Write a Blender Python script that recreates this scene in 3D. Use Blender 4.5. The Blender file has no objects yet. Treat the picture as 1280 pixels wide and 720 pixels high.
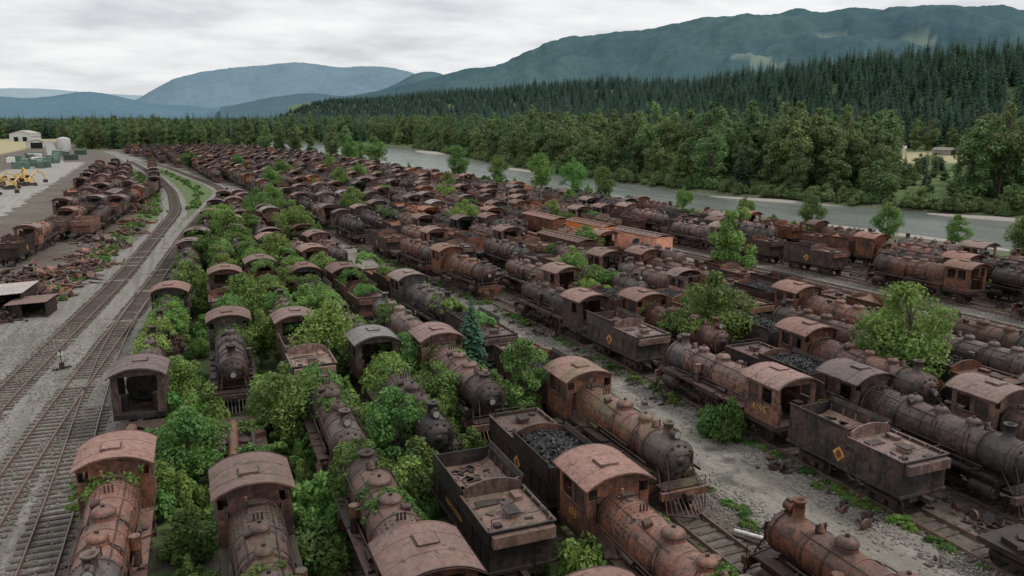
import bpy, math, random
import numpy as np
from mathutils import Vector, Matrix, noise
R = random.Random(7)
NR = np.random.default_rng(11)
scene = bpy.context.scene
scene.view_settings.view_transform = 'Standard'
scene.view_settings.look = 'None'
scene.view_settings.exposure = 0

def tab(T, y):
    if y <= T[0][0]: return T[0][1]
    for (a, b), (c, d) in zip(T, T[1:]):
        if y <= c: return b + (d - b) * (y - a) / (c - a)
    return T[-1][1]
def sst(a, b, x):
    t = min(1, max(0, (x - a) / (b - a))); return t * t * (3 - 2 * t)

# ------------------------------------------------------------------ materials
def new_mat(name):
    m = bpy.data.materials.new(name); m.use_nodes = True
    nt = m.node_tree; nt.nodes.clear()
    o = nt.nodes.new('ShaderNodeOutputMaterial')
    p = nt.nodes.new('ShaderNodeBsdfPrincipled')
    nt.links.new(p.outputs[0], o.inputs[0])
    return m, nt, p, o
def N(nt, t, **kw):
    n = nt.nodes.new(t)
    for k, v in kw.items(): setattr(n, k, v)
    return n
def nz(nt, vec, scale, detail=6, rough=.6, w=None):
    n = N(nt, 'ShaderNodeTexNoise')
    n.inputs['Scale'].default_value = scale; n.inputs['Detail'].default_value = detail
    n.inputs['Roughness'].default_value = rough
    nt.links.new(vec, n.inputs['Vector'])
    if w is not None:
        n.noise_dimensions = '4D'; nt.links.new(w, n.inputs['W'])
    return n.outputs['Fac']
def ramp(nt, fac, stops):
    r = N(nt, 'ShaderNodeValToRGB'); e = r.color_ramp.elements
    while len(e) < len(stops): e.new(.5)
    for i, (p, c) in enumerate(stops):
        e[i].position = p
        if isinstance(c, (int, float)): c = (c, c, c)
        e[i].color = (*c, 1)
    nt.links.new(fac, r.inputs[0]); return r.outputs[0]
def mix(nt, fac, a, b, mode='MIX'):
    n = N(nt, 'ShaderNodeMix', data_type='RGBA', blend_type=mode)
    for s, v in ((n.inputs[0], fac), (n.inputs[6], a), (n.inputs[7], b)):
        if isinstance(v, (int, float)): s.default_value = v
        elif isinstance(v, tuple): s.default_value = (*v, 1)
        else: nt.links.new(v, s)
    return n.outputs[2]
def math_(nt, op, a, b=0.0, c=None):
    n = N(nt, 'ShaderNodeMath', operation=op)
    for s, v in ((n.inputs[0], a), (n.inputs[1], b), (n.inputs[2], c)):
        if v is None: continue
        if isinstance(v, (int, float)): s.default_value = v
        else: nt.links.new(v, s)
    return n.outputs[0]
def mapping(nt, vec, sc):
    m = N(nt, 'ShaderNodeMapping'); m.inputs['Scale'].default_value = sc
    nt.links.new(vec, m.inputs[0]); return m.outputs[0]
def bump(nt, p, h, strength, dist=.05):
    b = N(nt, 'ShaderNodeBump'); b.inputs['Strength'].default_value = strength
    b.inputs['Distance'].default_value = dist
    nt.links.new(h, b.inputs['Height']); nt.links.new(b.outputs[0], p.inputs['Normal'])

def rust(name, dark, mid, light, dust, dustamt=.6, rough=.58, vlo=.5, vhi=1.35, flake=None, moss=.55):
    m, nt, p, o = new_mat(name)
    tc = N(nt, 'ShaderNodeTexCoord').outputs['Object']
    oi = N(nt, 'ShaderNodeObjectInfo').outputs['Random']
    w = math_(nt, 'MULTIPLY', oi, 60.)
    r2 = math_(nt, 'FRACT', math_(nt, 'MULTIPLY', oi, 13.7)); r3 = math_(nt, 'FRACT', math_(nt, 'MULTIPLY', oi, 31.3))
    n1 = nz(nt, tc, .75, 6, .7, w)
    n2 = nz(nt, tc, 4.0, 5, .75, w)
    st = nz(nt, mapping(nt, tc, (3.5, 3.5, .35)), 1.6, 4, .6, w)
    c = ramp(nt, n1, [(.34, dark), (.46, mid), (.57, light), (.70, mid)])
    c = mix(nt, ramp(nt, n2, [(.44, 0.), (.60, .85)]), c, dark)
    c = mix(nt, ramp(nt, st, [(.5, 0.), (.66, .6)]), c, light)
    g = N(nt, 'ShaderNodeNewGeometry')
    sx = N(nt, 'ShaderNodeSeparateXYZ'); nt.links.new(g.outputs['Normal'], sx.inputs[0])
    up = ramp(nt, sx.outputs[2], [(.25, 0.), (.95, 1.)])
    n4 = nz(nt, tc, 1.9, 6, .75, w)
    d = math_(nt, 'MULTIPLY', up, ramp(nt, n4, [(.36, .05), (.60, dustamt)]))
    c = mix(nt, d, c, dust)
    c = mix(nt, ramp(nt, n4, [(.575, 0.), (.59, .85)]), c, flake or dark)
    c = mix(nt, ramp(nt, n4, [(.37, .75), (.385, 0.)]), c, light)
    mo = math_(nt, 'MULTIPLY', math_(nt, 'MULTIPLY', ramp(nt, n1, [(.5, 0.), (.58, moss)]), ramp(nt, r3, [(.55, 0.), (.9, 1.)])), ramp(nt, sx.outputs[2], [(.0, .1), (.5, 1.)]))
    c = mix(nt, mo, c, (.075, .085, .035))
    hs = N(nt, 'ShaderNodeHueSaturation')
    nt.links.new(c, hs.inputs['Color']); nt.links.new(math_(nt, 'MULTIPLY_ADD', oi, vhi - vlo, vlo), hs.inputs['Value'])
    nt.links.new(math_(nt, 'MULTIPLY_ADD', r2, .55, .68), hs.inputs['Saturation'])
    nt.links.new(hs.outputs[0], p.inputs['Base Color'])
    p.inputs['Roughness'].default_value = rough
    bump(nt, p, n2, .6, .05)
    return m
RB = rust('rusted_boiler', (.034, .022, .019), (.11, .052, .040), (.235, .100, .062), (.225, .155, .132), .7)
RO = rust('orange_rust', (.07, .03, .02), (.20, .075, .038), (.34, .125, .055), (.29, .17, .12), .55)
RD = rust('grimy_iron', (.014, .012, .011), (.038, .026, .021), (.085, .042, .030), (.12, .085, .07), .5)
RR = rust('rusted_roof', (.085, .046, .038), (.18, .090, .070), (.26, .138, .104), (.30, .21, .185), .6, rough=.7, vlo=.65)
BK = rust('weathered_black_paint', (.012, .012, .012), (.026, .023, .022), (.10, .045, .030), (.11, .078, .064), .6)
GR = rust('graphite_smokebox', (.028, .026, .026), (.066, .058, .055), (.13, .08, .062), (.19, .155, .135), .65)
OR = rust('faded_orange_paint', (.40, .09, .02), (.75, .19, .03), (.80, .24, .045), (.60, .20, .07), .4, vlo=1.0, moss=0)
RF = rust('bunker_rust', (.10, .048, .034), (.21, .09, .055), (.30, .14, .085), (.30, .18, .13), .5, vlo=.75)
YE = rust('faded_yellow_paint', (.30, .17, .03), (.60, .36, .04), (.68, .45, .08), (.5, .38, .18), .3, vlo=.85, moss=0)
GN_ = rust('faded_green_paint', (.05, .09, .07), (.10, .18, .14), (.16, .24, .2), (.25, .25, .22), .4)
WH = rust('weathered_white_paint', (.3, .29, .27), (.55, .55, .53), (.65, .65, .64), (.6, .58, .55), .3, vlo=.85, moss=0)
WR = rust('bleached_roof', (.18, .155, .14), (.29, .25, .23), (.38, .34, .31), (.42, .38, .36), .5)

def simple(name, col, rough=.7, var=.3, scale=8, coord='Object', bmp=.3):
    m, nt, p, o = new_mat(name)
    tc = N(nt, 'ShaderNodeTexCoord').outputs[coord]
    n = nz(nt, tc, scale, 5, .65)
    c = ramp(nt, n, [(.3, tuple(x * (1 - var) for x in col)), (.7, tuple(min(1, x * (1 + var)) for x in col))])
    nt.links.new(c, p.inputs['Base Color']); p.inputs['Roughness'].default_value = rough
    if bmp: bump(nt, p, n, bmp, .03)
    return m
COAL = simple('coal', (.014, .014, .015), .45, .6, 6, bmp=.8)
EMB = simple('emblem_paint', (.48, .27, .07), .7, .5, 5)
EMR = simple('emblem_red', (.20, .05, .03), .7, .5, 5)
GLS = simple('dusty_lens', (.30, .30, .28), .25, .2)
HOLE = simple('near_black', (.006, .006, .006), .9, .3)  # near-black colour for stack bores, firebox doors, window and door panels
SLP = simple('sleeper_wood', (.10, .08, .064), .9, .5, 3, bmp=.6)
RAIL = simple('rail_steel', (.15, .10, .075), .4, .35, 2)
BARK = simple('bark', (.09, .07, .055), .9, .4, 4)
STN = simple('stone', (.24, .225, .205), .9, .4, 1.5)

def foliage(name, a, b, c, scale=.6, trans=.3, hue=.04):
    m, nt, p, o = new_mat(name)
    g = N(nt, 'ShaderNodeNewGeometry'); tc = N(nt, 'ShaderNodeTexCoord').outputs['Object']
    oi = N(nt, 'ShaderNodeObjectInfo').outputs['Random']
    w = math_(nt, 'MULTIPLY', oi, 40.)
    n = nz(nt, tc, scale, 3, .6, w)
    f = math_(nt, 'ADD', math_(nt, 'MULTIPLY', n, .75), math_(nt, 'MULTIPLY', g.outputs['Random Per Island'], .3))
    col = ramp(nt, f, [(.32, a), (.55, b), (.78, c)])
    hs = N(nt, 'ShaderNodeHueSaturation'); nt.links.new(col, hs.inputs['Color'])
    nt.links.new(math_(nt, 'MULTIPLY_ADD', oi, .7, .7), hs.inputs['Value'])
    nt.links.new(math_(nt, 'MULTIPLY_ADD', math_(nt, 'FRACT', math_(nt, 'MULTIPLY', oi, 7.3)), hue, .5 - hue * .62), hs.inputs['Hue'])
    nt.links.new(hs.outputs[0], p.inputs['Base Color']); p.inputs['Roughness'].default_value = .6
    t = N(nt, 'ShaderNodeBsdfTranslucent'); nt.links.new(hs.outputs[0], t.inputs[0])
    mx = N(nt, 'ShaderNodeMixShader'); mx.inputs[0].default_value = trans
    nt.links.new(p.outputs[0], mx.inputs[1]); nt.links.new(t.outputs[0], mx.inputs[2])
    nt.links.new(mx.outputs[0], o.inputs[0])
    return m
LEAF = foliage('bush_leaves', (.06, .13, .032), (.14, .265, .06), (.25, .39, .10), trans=.4, hue=.06)
LEAF2 = foliage('tree_leaves', (.06, .12, .042), (.14, .215, .075), (.22, .31, .115), .35, .4, .06)
LEAF_HAZE = foliage('hazed_tree_leaves', (.06, .11, .065), (.11, .17, .095), (.16, .225, .125), .35, .3)  # tree leaves recoloured bluer, aerial haze painted in for far copies
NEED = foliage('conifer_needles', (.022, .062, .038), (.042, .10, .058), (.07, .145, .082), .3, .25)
NEED_HAZE = foliage('hazed_conifer_needles', (.036, .088, .072), (.055, .115, .09), (.078, .145, .112), .3, .2)  # needles made paler and bluer: haze baked into the far conifers' colour
NEED2 = foliage('young_spruce_needles', (.012, .05, .03), (.03, .095, .055), (.06, .15, .08), .8, .15)

# ------------------------------------------------------------------ mesh builder
class MB:
    def __init__(s): s.v = []; s.f = []; s.m = []; s.sm = []
    def add(s, vs, fs, m, sm=False):
        b = len(s.v); s.v += [tuple(x) for x in vs]
        for f in fs: s.f.append(tuple(i + b for i in f)); s.m.append(m); s.sm.append(sm)
    def box(s, cx, cy, cz, sx, sy, sz, m, rot=None):
        vs = [Vector((x * sx / 2, y * sy / 2, z * sz / 2)) for z in (-1, 1) for y in (-1, 1) for x in (-1, 1)]
        if rot is not None: vs = [rot @ v for v in vs]
        vs = [v + Vector((cx, cy, cz)) for v in vs]
        s.add(vs, [(0, 2, 3, 1), (4, 5, 7, 6), (0, 1, 5, 4), (2, 6, 7, 3), (0, 4, 6, 2), (1, 3, 7, 5)], m)
    def cyl(s, p0, p1, r0, r1=None, n=12, m=0, cap=True, sm=True):
        r1 = r0 if r1 is None else r1
        p0 = Vector(p0); p1 = Vector(p1); d = (p1 - p0).normalized()
        a = d.orthogonal().normalized(); b = d.cross(a)
        vs = []
        for p, r in ((p0, r0), (p1, r1)):
            for i in range(n):
                t = 2 * math.pi * i / n; vs.append(p + (a * math.cos(t) + b * math.sin(t)) * r)
        s.add(vs, [(i, (i + 1) % n, n + (i + 1) % n, n + i) for i in range(n)], m, sm)
        if cap: s.add(vs, [tuple(reversed(range(n))), tuple(range(n, 2 * n))], m, False)
    def lathe(s, o, ax, prof, n, m, sm=True):
        o = Vector(o); vs = []
        for r, h in prof:
            for i in range(n):
                t = 2 * math.pi * i / n; c, q = r * math.cos(t), r * math.sin(t)
                vs.append(o + (Vector((c, q, h)) if ax == 'z' else Vector((c, h, q)) if ax == 'y' else Vector((h, c, q))))
        fs = []
        for k in range(len(prof) - 1):
            for i in range(n):
                j = (i + 1) % n; fs.append((k * n + i, k * n + j, (k + 1) * n + j, (k + 1) * n + i))
        s.add(vs, fs, m, sm)
    def prism(s, pts, y0, y1, m):
        n = len(pts); vs = [(x, y0, z) for x, z in pts] + [(x, y1, z) for x, z in pts]
        s.add(vs, [(i, (i + 1) % n, n + (i + 1) % n, n + i) for i in range(n)] + [tuple(range(n)), tuple(range(n, 2 * n))], m)
    def mesh(s, name, mats):
        me = bpy.data.meshes.new(name); me.from_pydata(s.v, [], s.f)
        for x in mats: me.materials.append(x)
        me.polygons.foreach_set('material_index', s.m)
        me.polygons.foreach_set('use_smooth', s.sm)
        me.update(); return me
def obj(name, me, loc=(0, 0, 0), rz=0, sc=1, parent=None):
    o = bpy.data.objects.new(name, me); o.location = loc; o.rotation_euler = (0, 0, rz)
    o.scale = (sc, sc, sc) if isinstance(sc, (int, float)) else sc
    scene.collection.objects.link(o)
    if parent: o.parent = parent
    return o

# ------------------------------------------------------------------ locomotive
LM = [RB, RD, RR, GR, HOLE, GLS, BK]
B_, D_, T_, G_, H_, L_, K_ = range(7)
def wheel(b, x, y, r, m=D_):
    sg = 1 if x > 0 else -1
    b.lathe((x, y, r), 'x', [(r * .8, -.06), (r, -.06), (r + .03, -.07 * sg), (r, .07), (r * .8, .06), (r * .8, -.06)], 20, m)
    if r > .55:
        for k in range(9):
            a = 2 * math.pi * k / 9
            p = Vector((x, y, r)); q = p + Vector((0, math.cos(a), math.sin(a))) * r * .82
            b.cyl(p, q, .05, .035, 4, m, cap=False)
        b.box(x, y - r * .5, r, .09, r * .4, r * .8, m)
    else:
        b.cyl((x - .02, y, r), (x + .02, y, r), r * .82, None, 16, m)
    b.cyl((x - .1, y, r), (x + .1, y, r), r * .2, None, 10, m)
def loco(seed, br=.95, boil=B_, smoke=G_, doms=((2.7, .38, .5), (.6, .46, .55)), stack=(4.8, .25, .85), lamp='top', cab=True,
         pilot=True, roof=T_, rd=.72, nd=4, pump=True, missing=False):
    q = random.Random(seed); b = MB(); zc = 2.5
    b.box(0, -.1, 1.0, 1.0, 12.2, .36, D_)
    b.lathe((0, 0, zc), 'y', [(0, -3.45), (br * 1.1, -3.45), (br * 1.1, -.9), (br, .5), (br, 3.8)], 28, boil)
    b.lathe((0, 0, zc), 'y', [(br * .9, 3.8), (br * .97, 3.82), (br * .97, 5.66), (br * .93, 5.72), (.7, 5.73), (.66, 5.80), (.5, 5.90), (.25, 5.96), (0, 5.97)], 28, smoke)
    for y in (-3.3, -2.2, -1.0, .55, 1.6, 2.7, 3.75):
        rr = br * 1.1 if y < -.9 else br
        b.lathe((0, y, zc), 'y', [(rr, -.05), (rr + .025, -.05), (rr + .025, .05), (rr, .05)], 28, D_ if q.random() < .4 else boil, False)
    for y in (3.95, 5.42):
        for k in range(22):
            a = math.pi * (k - .5) / 21; r_ = br * .97 + .005; b.box(r_ * math.cos(a), y, zc + r_ * math.sin(a), .05, .05, .05, smoke)
    for y in (-3.0, -2.7, -2.45, -1.9, -1.6, -1.3):
        for s_ in (-1, 1):
            for k in range(6):
                a = math.pi / 2 + s_ * (.35 + k * .2); b.box(br * 1.105 * math.cos(a), y, zc + br * 1.105 * math.sin(a), .05, .05, .05, D_)
    b.lathe((0, 3.86, zc), 'y', [(br, -.05), (br + .02, -.05), (br + .02, .05), (br * .9, .05)], 28, smoke, False)
    b.lathe((0, 5.55, zc), 'y', [(br * .96, -.09), (br + .02, -.09), (br + .02, .1), (br * .9, .1)], 28, smoke, False)
    for k in range(12):
        a = k * math.pi / 6; b.box(.74 * math.cos(a), 5.77, zc + .74 * math.sin(a), .09, .12, .09, D_)
    b.lathe((0, 5.97, zc), 'y', [(.24, -.03), (.24, .03), (0, .04)], 16, D_)
    b.box(-.3, 5.93, zc + .3, .9, .05, .06, D_); b.box(-.3, 5.93, zc - .3, .9, .05, .06, D_); b.box(-.72, 5.88, zc, .07, .1, .8, D_)
    b.box(0, -2.1, 1.75, br * 2.05, 2.6, 1.2, boil)
    b.box(0, 4.7, 1.4, 1.0, 1.2, .55, D_)
    y, r, h = stack; z0 = zc + br * .93
    b.lathe((0, y, z0 - .08), 'z', [(r * 1.9, -.05), (r * 1.5, .1), (r * 1.08, .22), (r, h - .12), (r * 1.22, h - .1), (r * 1.22, h), (r * .85, h), (r * .8, h - .35)], 18, smoke)
    b.lathe((0, y, z0 - .08), 'z', [(r * .82, h - .32), (0, h - .33)], 18, H_)
    for y, r, h in doms:
        zz = zc + br * (.96 if y > .3 else 1.03) - .1
        b.lathe((0, y, zz), 'z', [(r * 1.4, -.12), (r * 1.1, .06), (r, .16), (r, h * .62), (r * .93, h * .8), (r * .7, h * .95), (r * .35, h * 1.04), (0, h * 1.06)], 18, boil)
        b.lathe((0, y, zz), 'z', [(r, h * .55), (r * 1.06, h * .56), (r * 1.06, h * .63), (r * .98, h * .64)], 18, D_)
        b.cyl((0, y, zz + h), (0, y, zz + h * 1.06 + .1), .08, None, 8, D_)
        if q.random() < .8:
            for sx in (-1, 1):
                for dy in ((0, .25) if r < .45 else (0,)):
                    pts = [(sx * r * .8, y + dy * .3, zz + .15), (sx * br * .8, y + .15 + dy, zc + br * .72), (sx * (br + .05), y + .25 + dy, zc), (sx * (br + .03), y + .3 + dy, 1.7)]
                    for a, c in zip(pts, pts[1:]): b.cyl(a, c, .03, None, 5, D_)
    for k in range(3): b.cyl((-.15 + .15 * k, -1.5, zc + br), (-.15 + .15 * k, -1.5, zc + br + .42), .05, .04, 6, D_)
    b.cyl((.35, -2.6, zc + br * .95), (.35, -2.6, zc + br + .5), .035, None, 6, D_); b.cyl((.35, -2.6, zc + br + .4), (.35, -2.6, zc + br + .62), .06, None, 8, boil)
    b.box(0, -2.9, zc + br * 1.12, .5, .35, .18, D_); b.cyl((-.4, -2.9, zc + br * 1.1), (.4, -2.9, zc + br * 1.1), .07, None, 8, D_)
    b.cyl((.55, -2.9, zc + br * .95), (.6, 1.2, zc + br * .86), .035, None, 5, D_)
    b.cyl((-.6, -2.9, zc + br * .95), (-.5, 4.2, zc + br * .86), .028, None, 5, D_)
    b.cyl((.25, -.55, zc + br + .12), (.6, -.55, zc + br + .08), .16, None, 10, D_)
    yb = 3.7
    b.box(-.22, yb, zc + br + .15, .05, .08, .4, D_); b.box(.22, yb, zc + br + .15, .05, .08, .4, D_)
    b.lathe((0, yb, zc + br + .08), 'z', [(.19, 0), (.13, .1), (.1, .25), (0, .3)], 10, boil); b.cyl((-.24, yb, zc + br + .34), (.24, yb, zc + br + .34), .03, None, 6, D_)
    if lamp == 'top':
        zl = zc + br + .28; b.box(0, 5.3, zl - .26, .34, .5, .1, D_)
    else: zl = zc + .02
    y1 = 5.6 if lamp == 'top' else 6.25
    b.cyl((0, y1 - .45, zl), (0, y1, zl), .19, .22, 14, smoke); b.cyl((0, y1 + .003, zl), (0, y1 + .02, zl), .17, None, 14, L_)
    if lamp == 'top': b.box(0, 5.42, zl + .24, .16, .3, .08, D_)
    for sx in (-1, 1):
        xx = sx * 1.22; mb = boil if q.random() < .5 else D_
        b.box(xx, -.6, 1.72, .56, 5.4, .05, mb)
        b.box(xx + sx * .02, 3.65, 1.66 if q.random() < .5 else 1.74, .56, 2.9, .05, D_)
        b.box(sx * 1.48, 1.1, 1.67, .04, 8.9, .14, D_)
        for k in range(7): b.box(sx * 1.0, -2.8 + k * 1.35, 1.45, .7, .06, .3, D_)
        for k in range(5): b.box(xx + q.uniform(-.15, .15), q.uniform(-3, 5), 1.79, q.uniform(.08, .3), q.uniform(.1, .7), q.uniform(.04, .16), q.choice([boil, D_, D_]), Matrix.Rotation(q.random() * 3, 3, 'Z'))
        hz = zc + br * .5; hx = sx * (br * .87 + .1)
        b.cyl((hx, -3.3, hz), (hx, 5.4, hz), .022, None, 5, D_)
        for k in range(7): b.cyl((hx - sx * .12, -3.1 + k * 1.4, hz - .02), (hx, -3.1 + k * 1.4, hz), .025, None, 5, D_)
        b.cyl((sx * (br + .09), -3.4, zc - .25), (sx * (br + .09), 2.1 + q.random(), zc - .3), .045, None, 6, D_)
        b.cyl((sx * (br + .02), -3.2, 1.95), (sx * (br + .02), 4.4, 1.92), .06, None, 6, D_)
        b.cyl((sx * (br + .1), -1.2, 2.0), (sx * (br + .1), -.4, 2.0), .14, None, 10, D_)
        b.cyl((sx * 1.2, -.9, 1.42), (sx * 1.2, 1.5, 1.42), .2, None, 12, D_)
        b.cyl((sx * 1.15, 4.1, .95), (sx * 1.15, 5.25, .95), .4, None, 16, D_)
        b.cyl((sx * 1.15, 4.02, .95), (sx * 1.15, 5.33, .95), .3, None, 14, boil)
        b.cyl((sx * 1.12, 4.0, 1.42), (sx * 1.12, 5.35, 1.42), .22, None, 12, D_)
        b.box(sx * .85, 4.68, 1.15, .5, .95, .8, D_)
        b.cyl((sx * .62, 5.6, zc + .35), (sx * .85, 6.4, 1.2), .035, None, 6, D_)
        b.cyl((sx * .9, 5.3, zc - .4), (sx * 1.2, 6.2, 1.25), .03, None, 6, D_)
        for k in range(3): b.box(sx * 1.4, -3.0, .55 + k * .38, .3, .35, .04, D_)
        b.box(sx * 1.5, -3.0, 1.05, .03, .3, 1.2, D_)
        ys = [3.0 - k * (rd * 2 + .12) for k in range(nd)]
        for y in ys: wheel(b, sx * .74, y, rd)
        b.box(sx * .93, (ys[0] + ys[-1]) / 2, rd - .15, .06, ys[0] - ys[-1] + .3, .15, D_)
        b.box(sx * 1.02, (4.0 + ys[1]) / 2, rd + .02, .06, 4.0 - ys[1], .12, D_)
        b.cyl((sx * .98, ys[1], rd - .15), (sx * 1.1, ys[1], rd - .15), .09, None, 8, D_)
        wheel(b, sx * .72, 5.65, .4)
        wheel(b, sx * .72, -4.9, .45)
    if pump:
        b.cyl((-br - .18, 1.7, 1.8), (-br - .18, 1.7, 2.4), .19, None, 12, D_); b.cyl((-br - .18, 1.7, 2.45), (-br - .18, 1.7, 3.0), .22, None, 12, boil)
        b.cyl((-br - .18, 1.7, 2.38), (-br - .18, 1.7, 2.48), .1, None, 8, D_)
    b.box(0, 6.35, 1.05, 2.7, .28, .38, boil); b.box(0, 5.95, 1.32, 2.3, .75, .05, D_)
    b.box(0, 6.6, 1.0, .25, .4, .25, D_); b.box(0, 6.8, 1.0, .34, .14, .32, D_)
    if pilot:
        for k in range(11):
            x = -1.15 + .23 * k; b.cyl((x, 6.48, .9), (x * .95, 6.6 + (1 - abs(x) / 1.15) * .75, .18), .04, None, 5, boil)
        b.cyl((-1.1, 6.62, .2), (0, 7.36, .2), .05, None, 5, D_); b.cyl((1.1, 6.62, .2), (0, 7.36, .2), .05, None, 5, D_)
    for sx in (-1, 1): b.cyl((sx * 1.25, 6.3, 1.2), (sx * 1.25, 6.3, 1.75), .025, None, 5, D_)
    b.cyl((-1.25, 6.3, 1.75), (1.25, 6.3, 1.75), .02, None, 5, D_)
    b.box(0, -4.85, 1.35, 2.9, 2.9, .3, D_)
    b.box(0, -6.45, 1.05, .3, .5, .25, D_)
    if cab:
        c0, c1 = -6.1, -3.5; W = 1.45
        for sx in (-1, 1):
            b.box(sx * W, (c0 + c1) / 2, 2.1, .06, c1 - c0, 1.2, boil)
            b.box(sx * W, (c0 + c1) / 2, 3.78, .06, c1 - c0, .36, boil)
            for y in (c0 + .15, (c0 + c1) / 2, c1 - .15): b.box(sx * W, y, 3.15, .06, .3, .9, boil)
            if seed % 2: b.box(sx * (W - .01), c1 - .75, 3.15, .03, .9, .9, D_)
            b.box(sx * (W + .05), (c0 + c1) / 2, 2.72, .14, c1 - c0 - .5, .05, D_)
            b.box(sx * (W - .22), c1 - .03, 2.4, .38, .06, 1.75, boil); b.box(sx * (W - .22), c1 - .03, 3.85, .38, .06, .22, boil)
            b.box(sx * (W - .04), c0 - .35, 2.0, .04, .04, 1.6, D_)
            b.box(sx * (W - .25), c0 + .03, 2.1, .44, .06, 1.2, boil); b.box(sx * (W - .2), c0 + .03, 3.3, .34, .06, 1.2, boil)
            b.box(sx * .95, -5.3, 2.0, .5, .5, .9, D_)
        ar = lambda w, z, hh: [(-w + 2 * w * i / 12, z + hh * (1 - abs((-w + 2 * w * i / 12) / w) ** 2.3)) for i in range(13)]
        if missing:
            top = ar(1.66, 3.86, .52); bot = [(x, z - .06) for x, z in reversed(top)]
            b.prism(top + bot, c0 + 1.1, c1 + .3, roof)
            b.cyl((-1.4, c0 + .1, 3.95), (1.4, c0 + .1, 3.98), .05, None, 6, D_)
        else:
            top = ar(1.66, 3.86, .52); bot = [(x, z - .06) for x, z in reversed(top)]
            b.prism(top + bot, c0 - .45, c1 + .3, roof)
            for y in (c0 - .42, c0 + .75, c1 - .6, c1 + .27):
                t2 = ar(1.67, 3.875, .52); b2 = [(x, z - .04) for x, z in reversed(t2)]
                b.prism(t2 + b2, y - .03, y + .03, roof if y > c0 else D_)
            b.prism([(-1.45, 3.8)] + ar(1.45, 3.86, .44) + [(1.45, 3.8)], c0 - .02, c0 + .04, boil)
            b.box(.1, (c0 + c1) / 2 + .3, 4.36, .85, .8, .12, D_); b.box(.1, (c0 + c1) / 2 + .22, 4.44, .75, .8, .04, roof)
        b.prism([(-1.45, 3.8)] + ar(1.45, 3.86, .44) + [(1.45, 3.8)], c1 - .06, c1 - .005, boil)
        b.box(0, c1 - .035, 3.45, 2.0, .05, .75, boil)
        b.cyl((0, c1 - .35, zc), (0, c1 - .08, zc), br * 1.05, None, 20, D_)
        for k in range(9): b.cyl((q.uniform(-.7, .7), c1 - .3, zc + q.uniform(-.3, .8)), (q.uniform(-.8, .8), c1 - .75, zc + q.uniform(-.3, .8)), .035, None, 6, B_)
        b.box(0, c1 - .4, 2.0, .5, .1, .4, H_)
    return b.mesh('steam_locomotive', LM)

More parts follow.
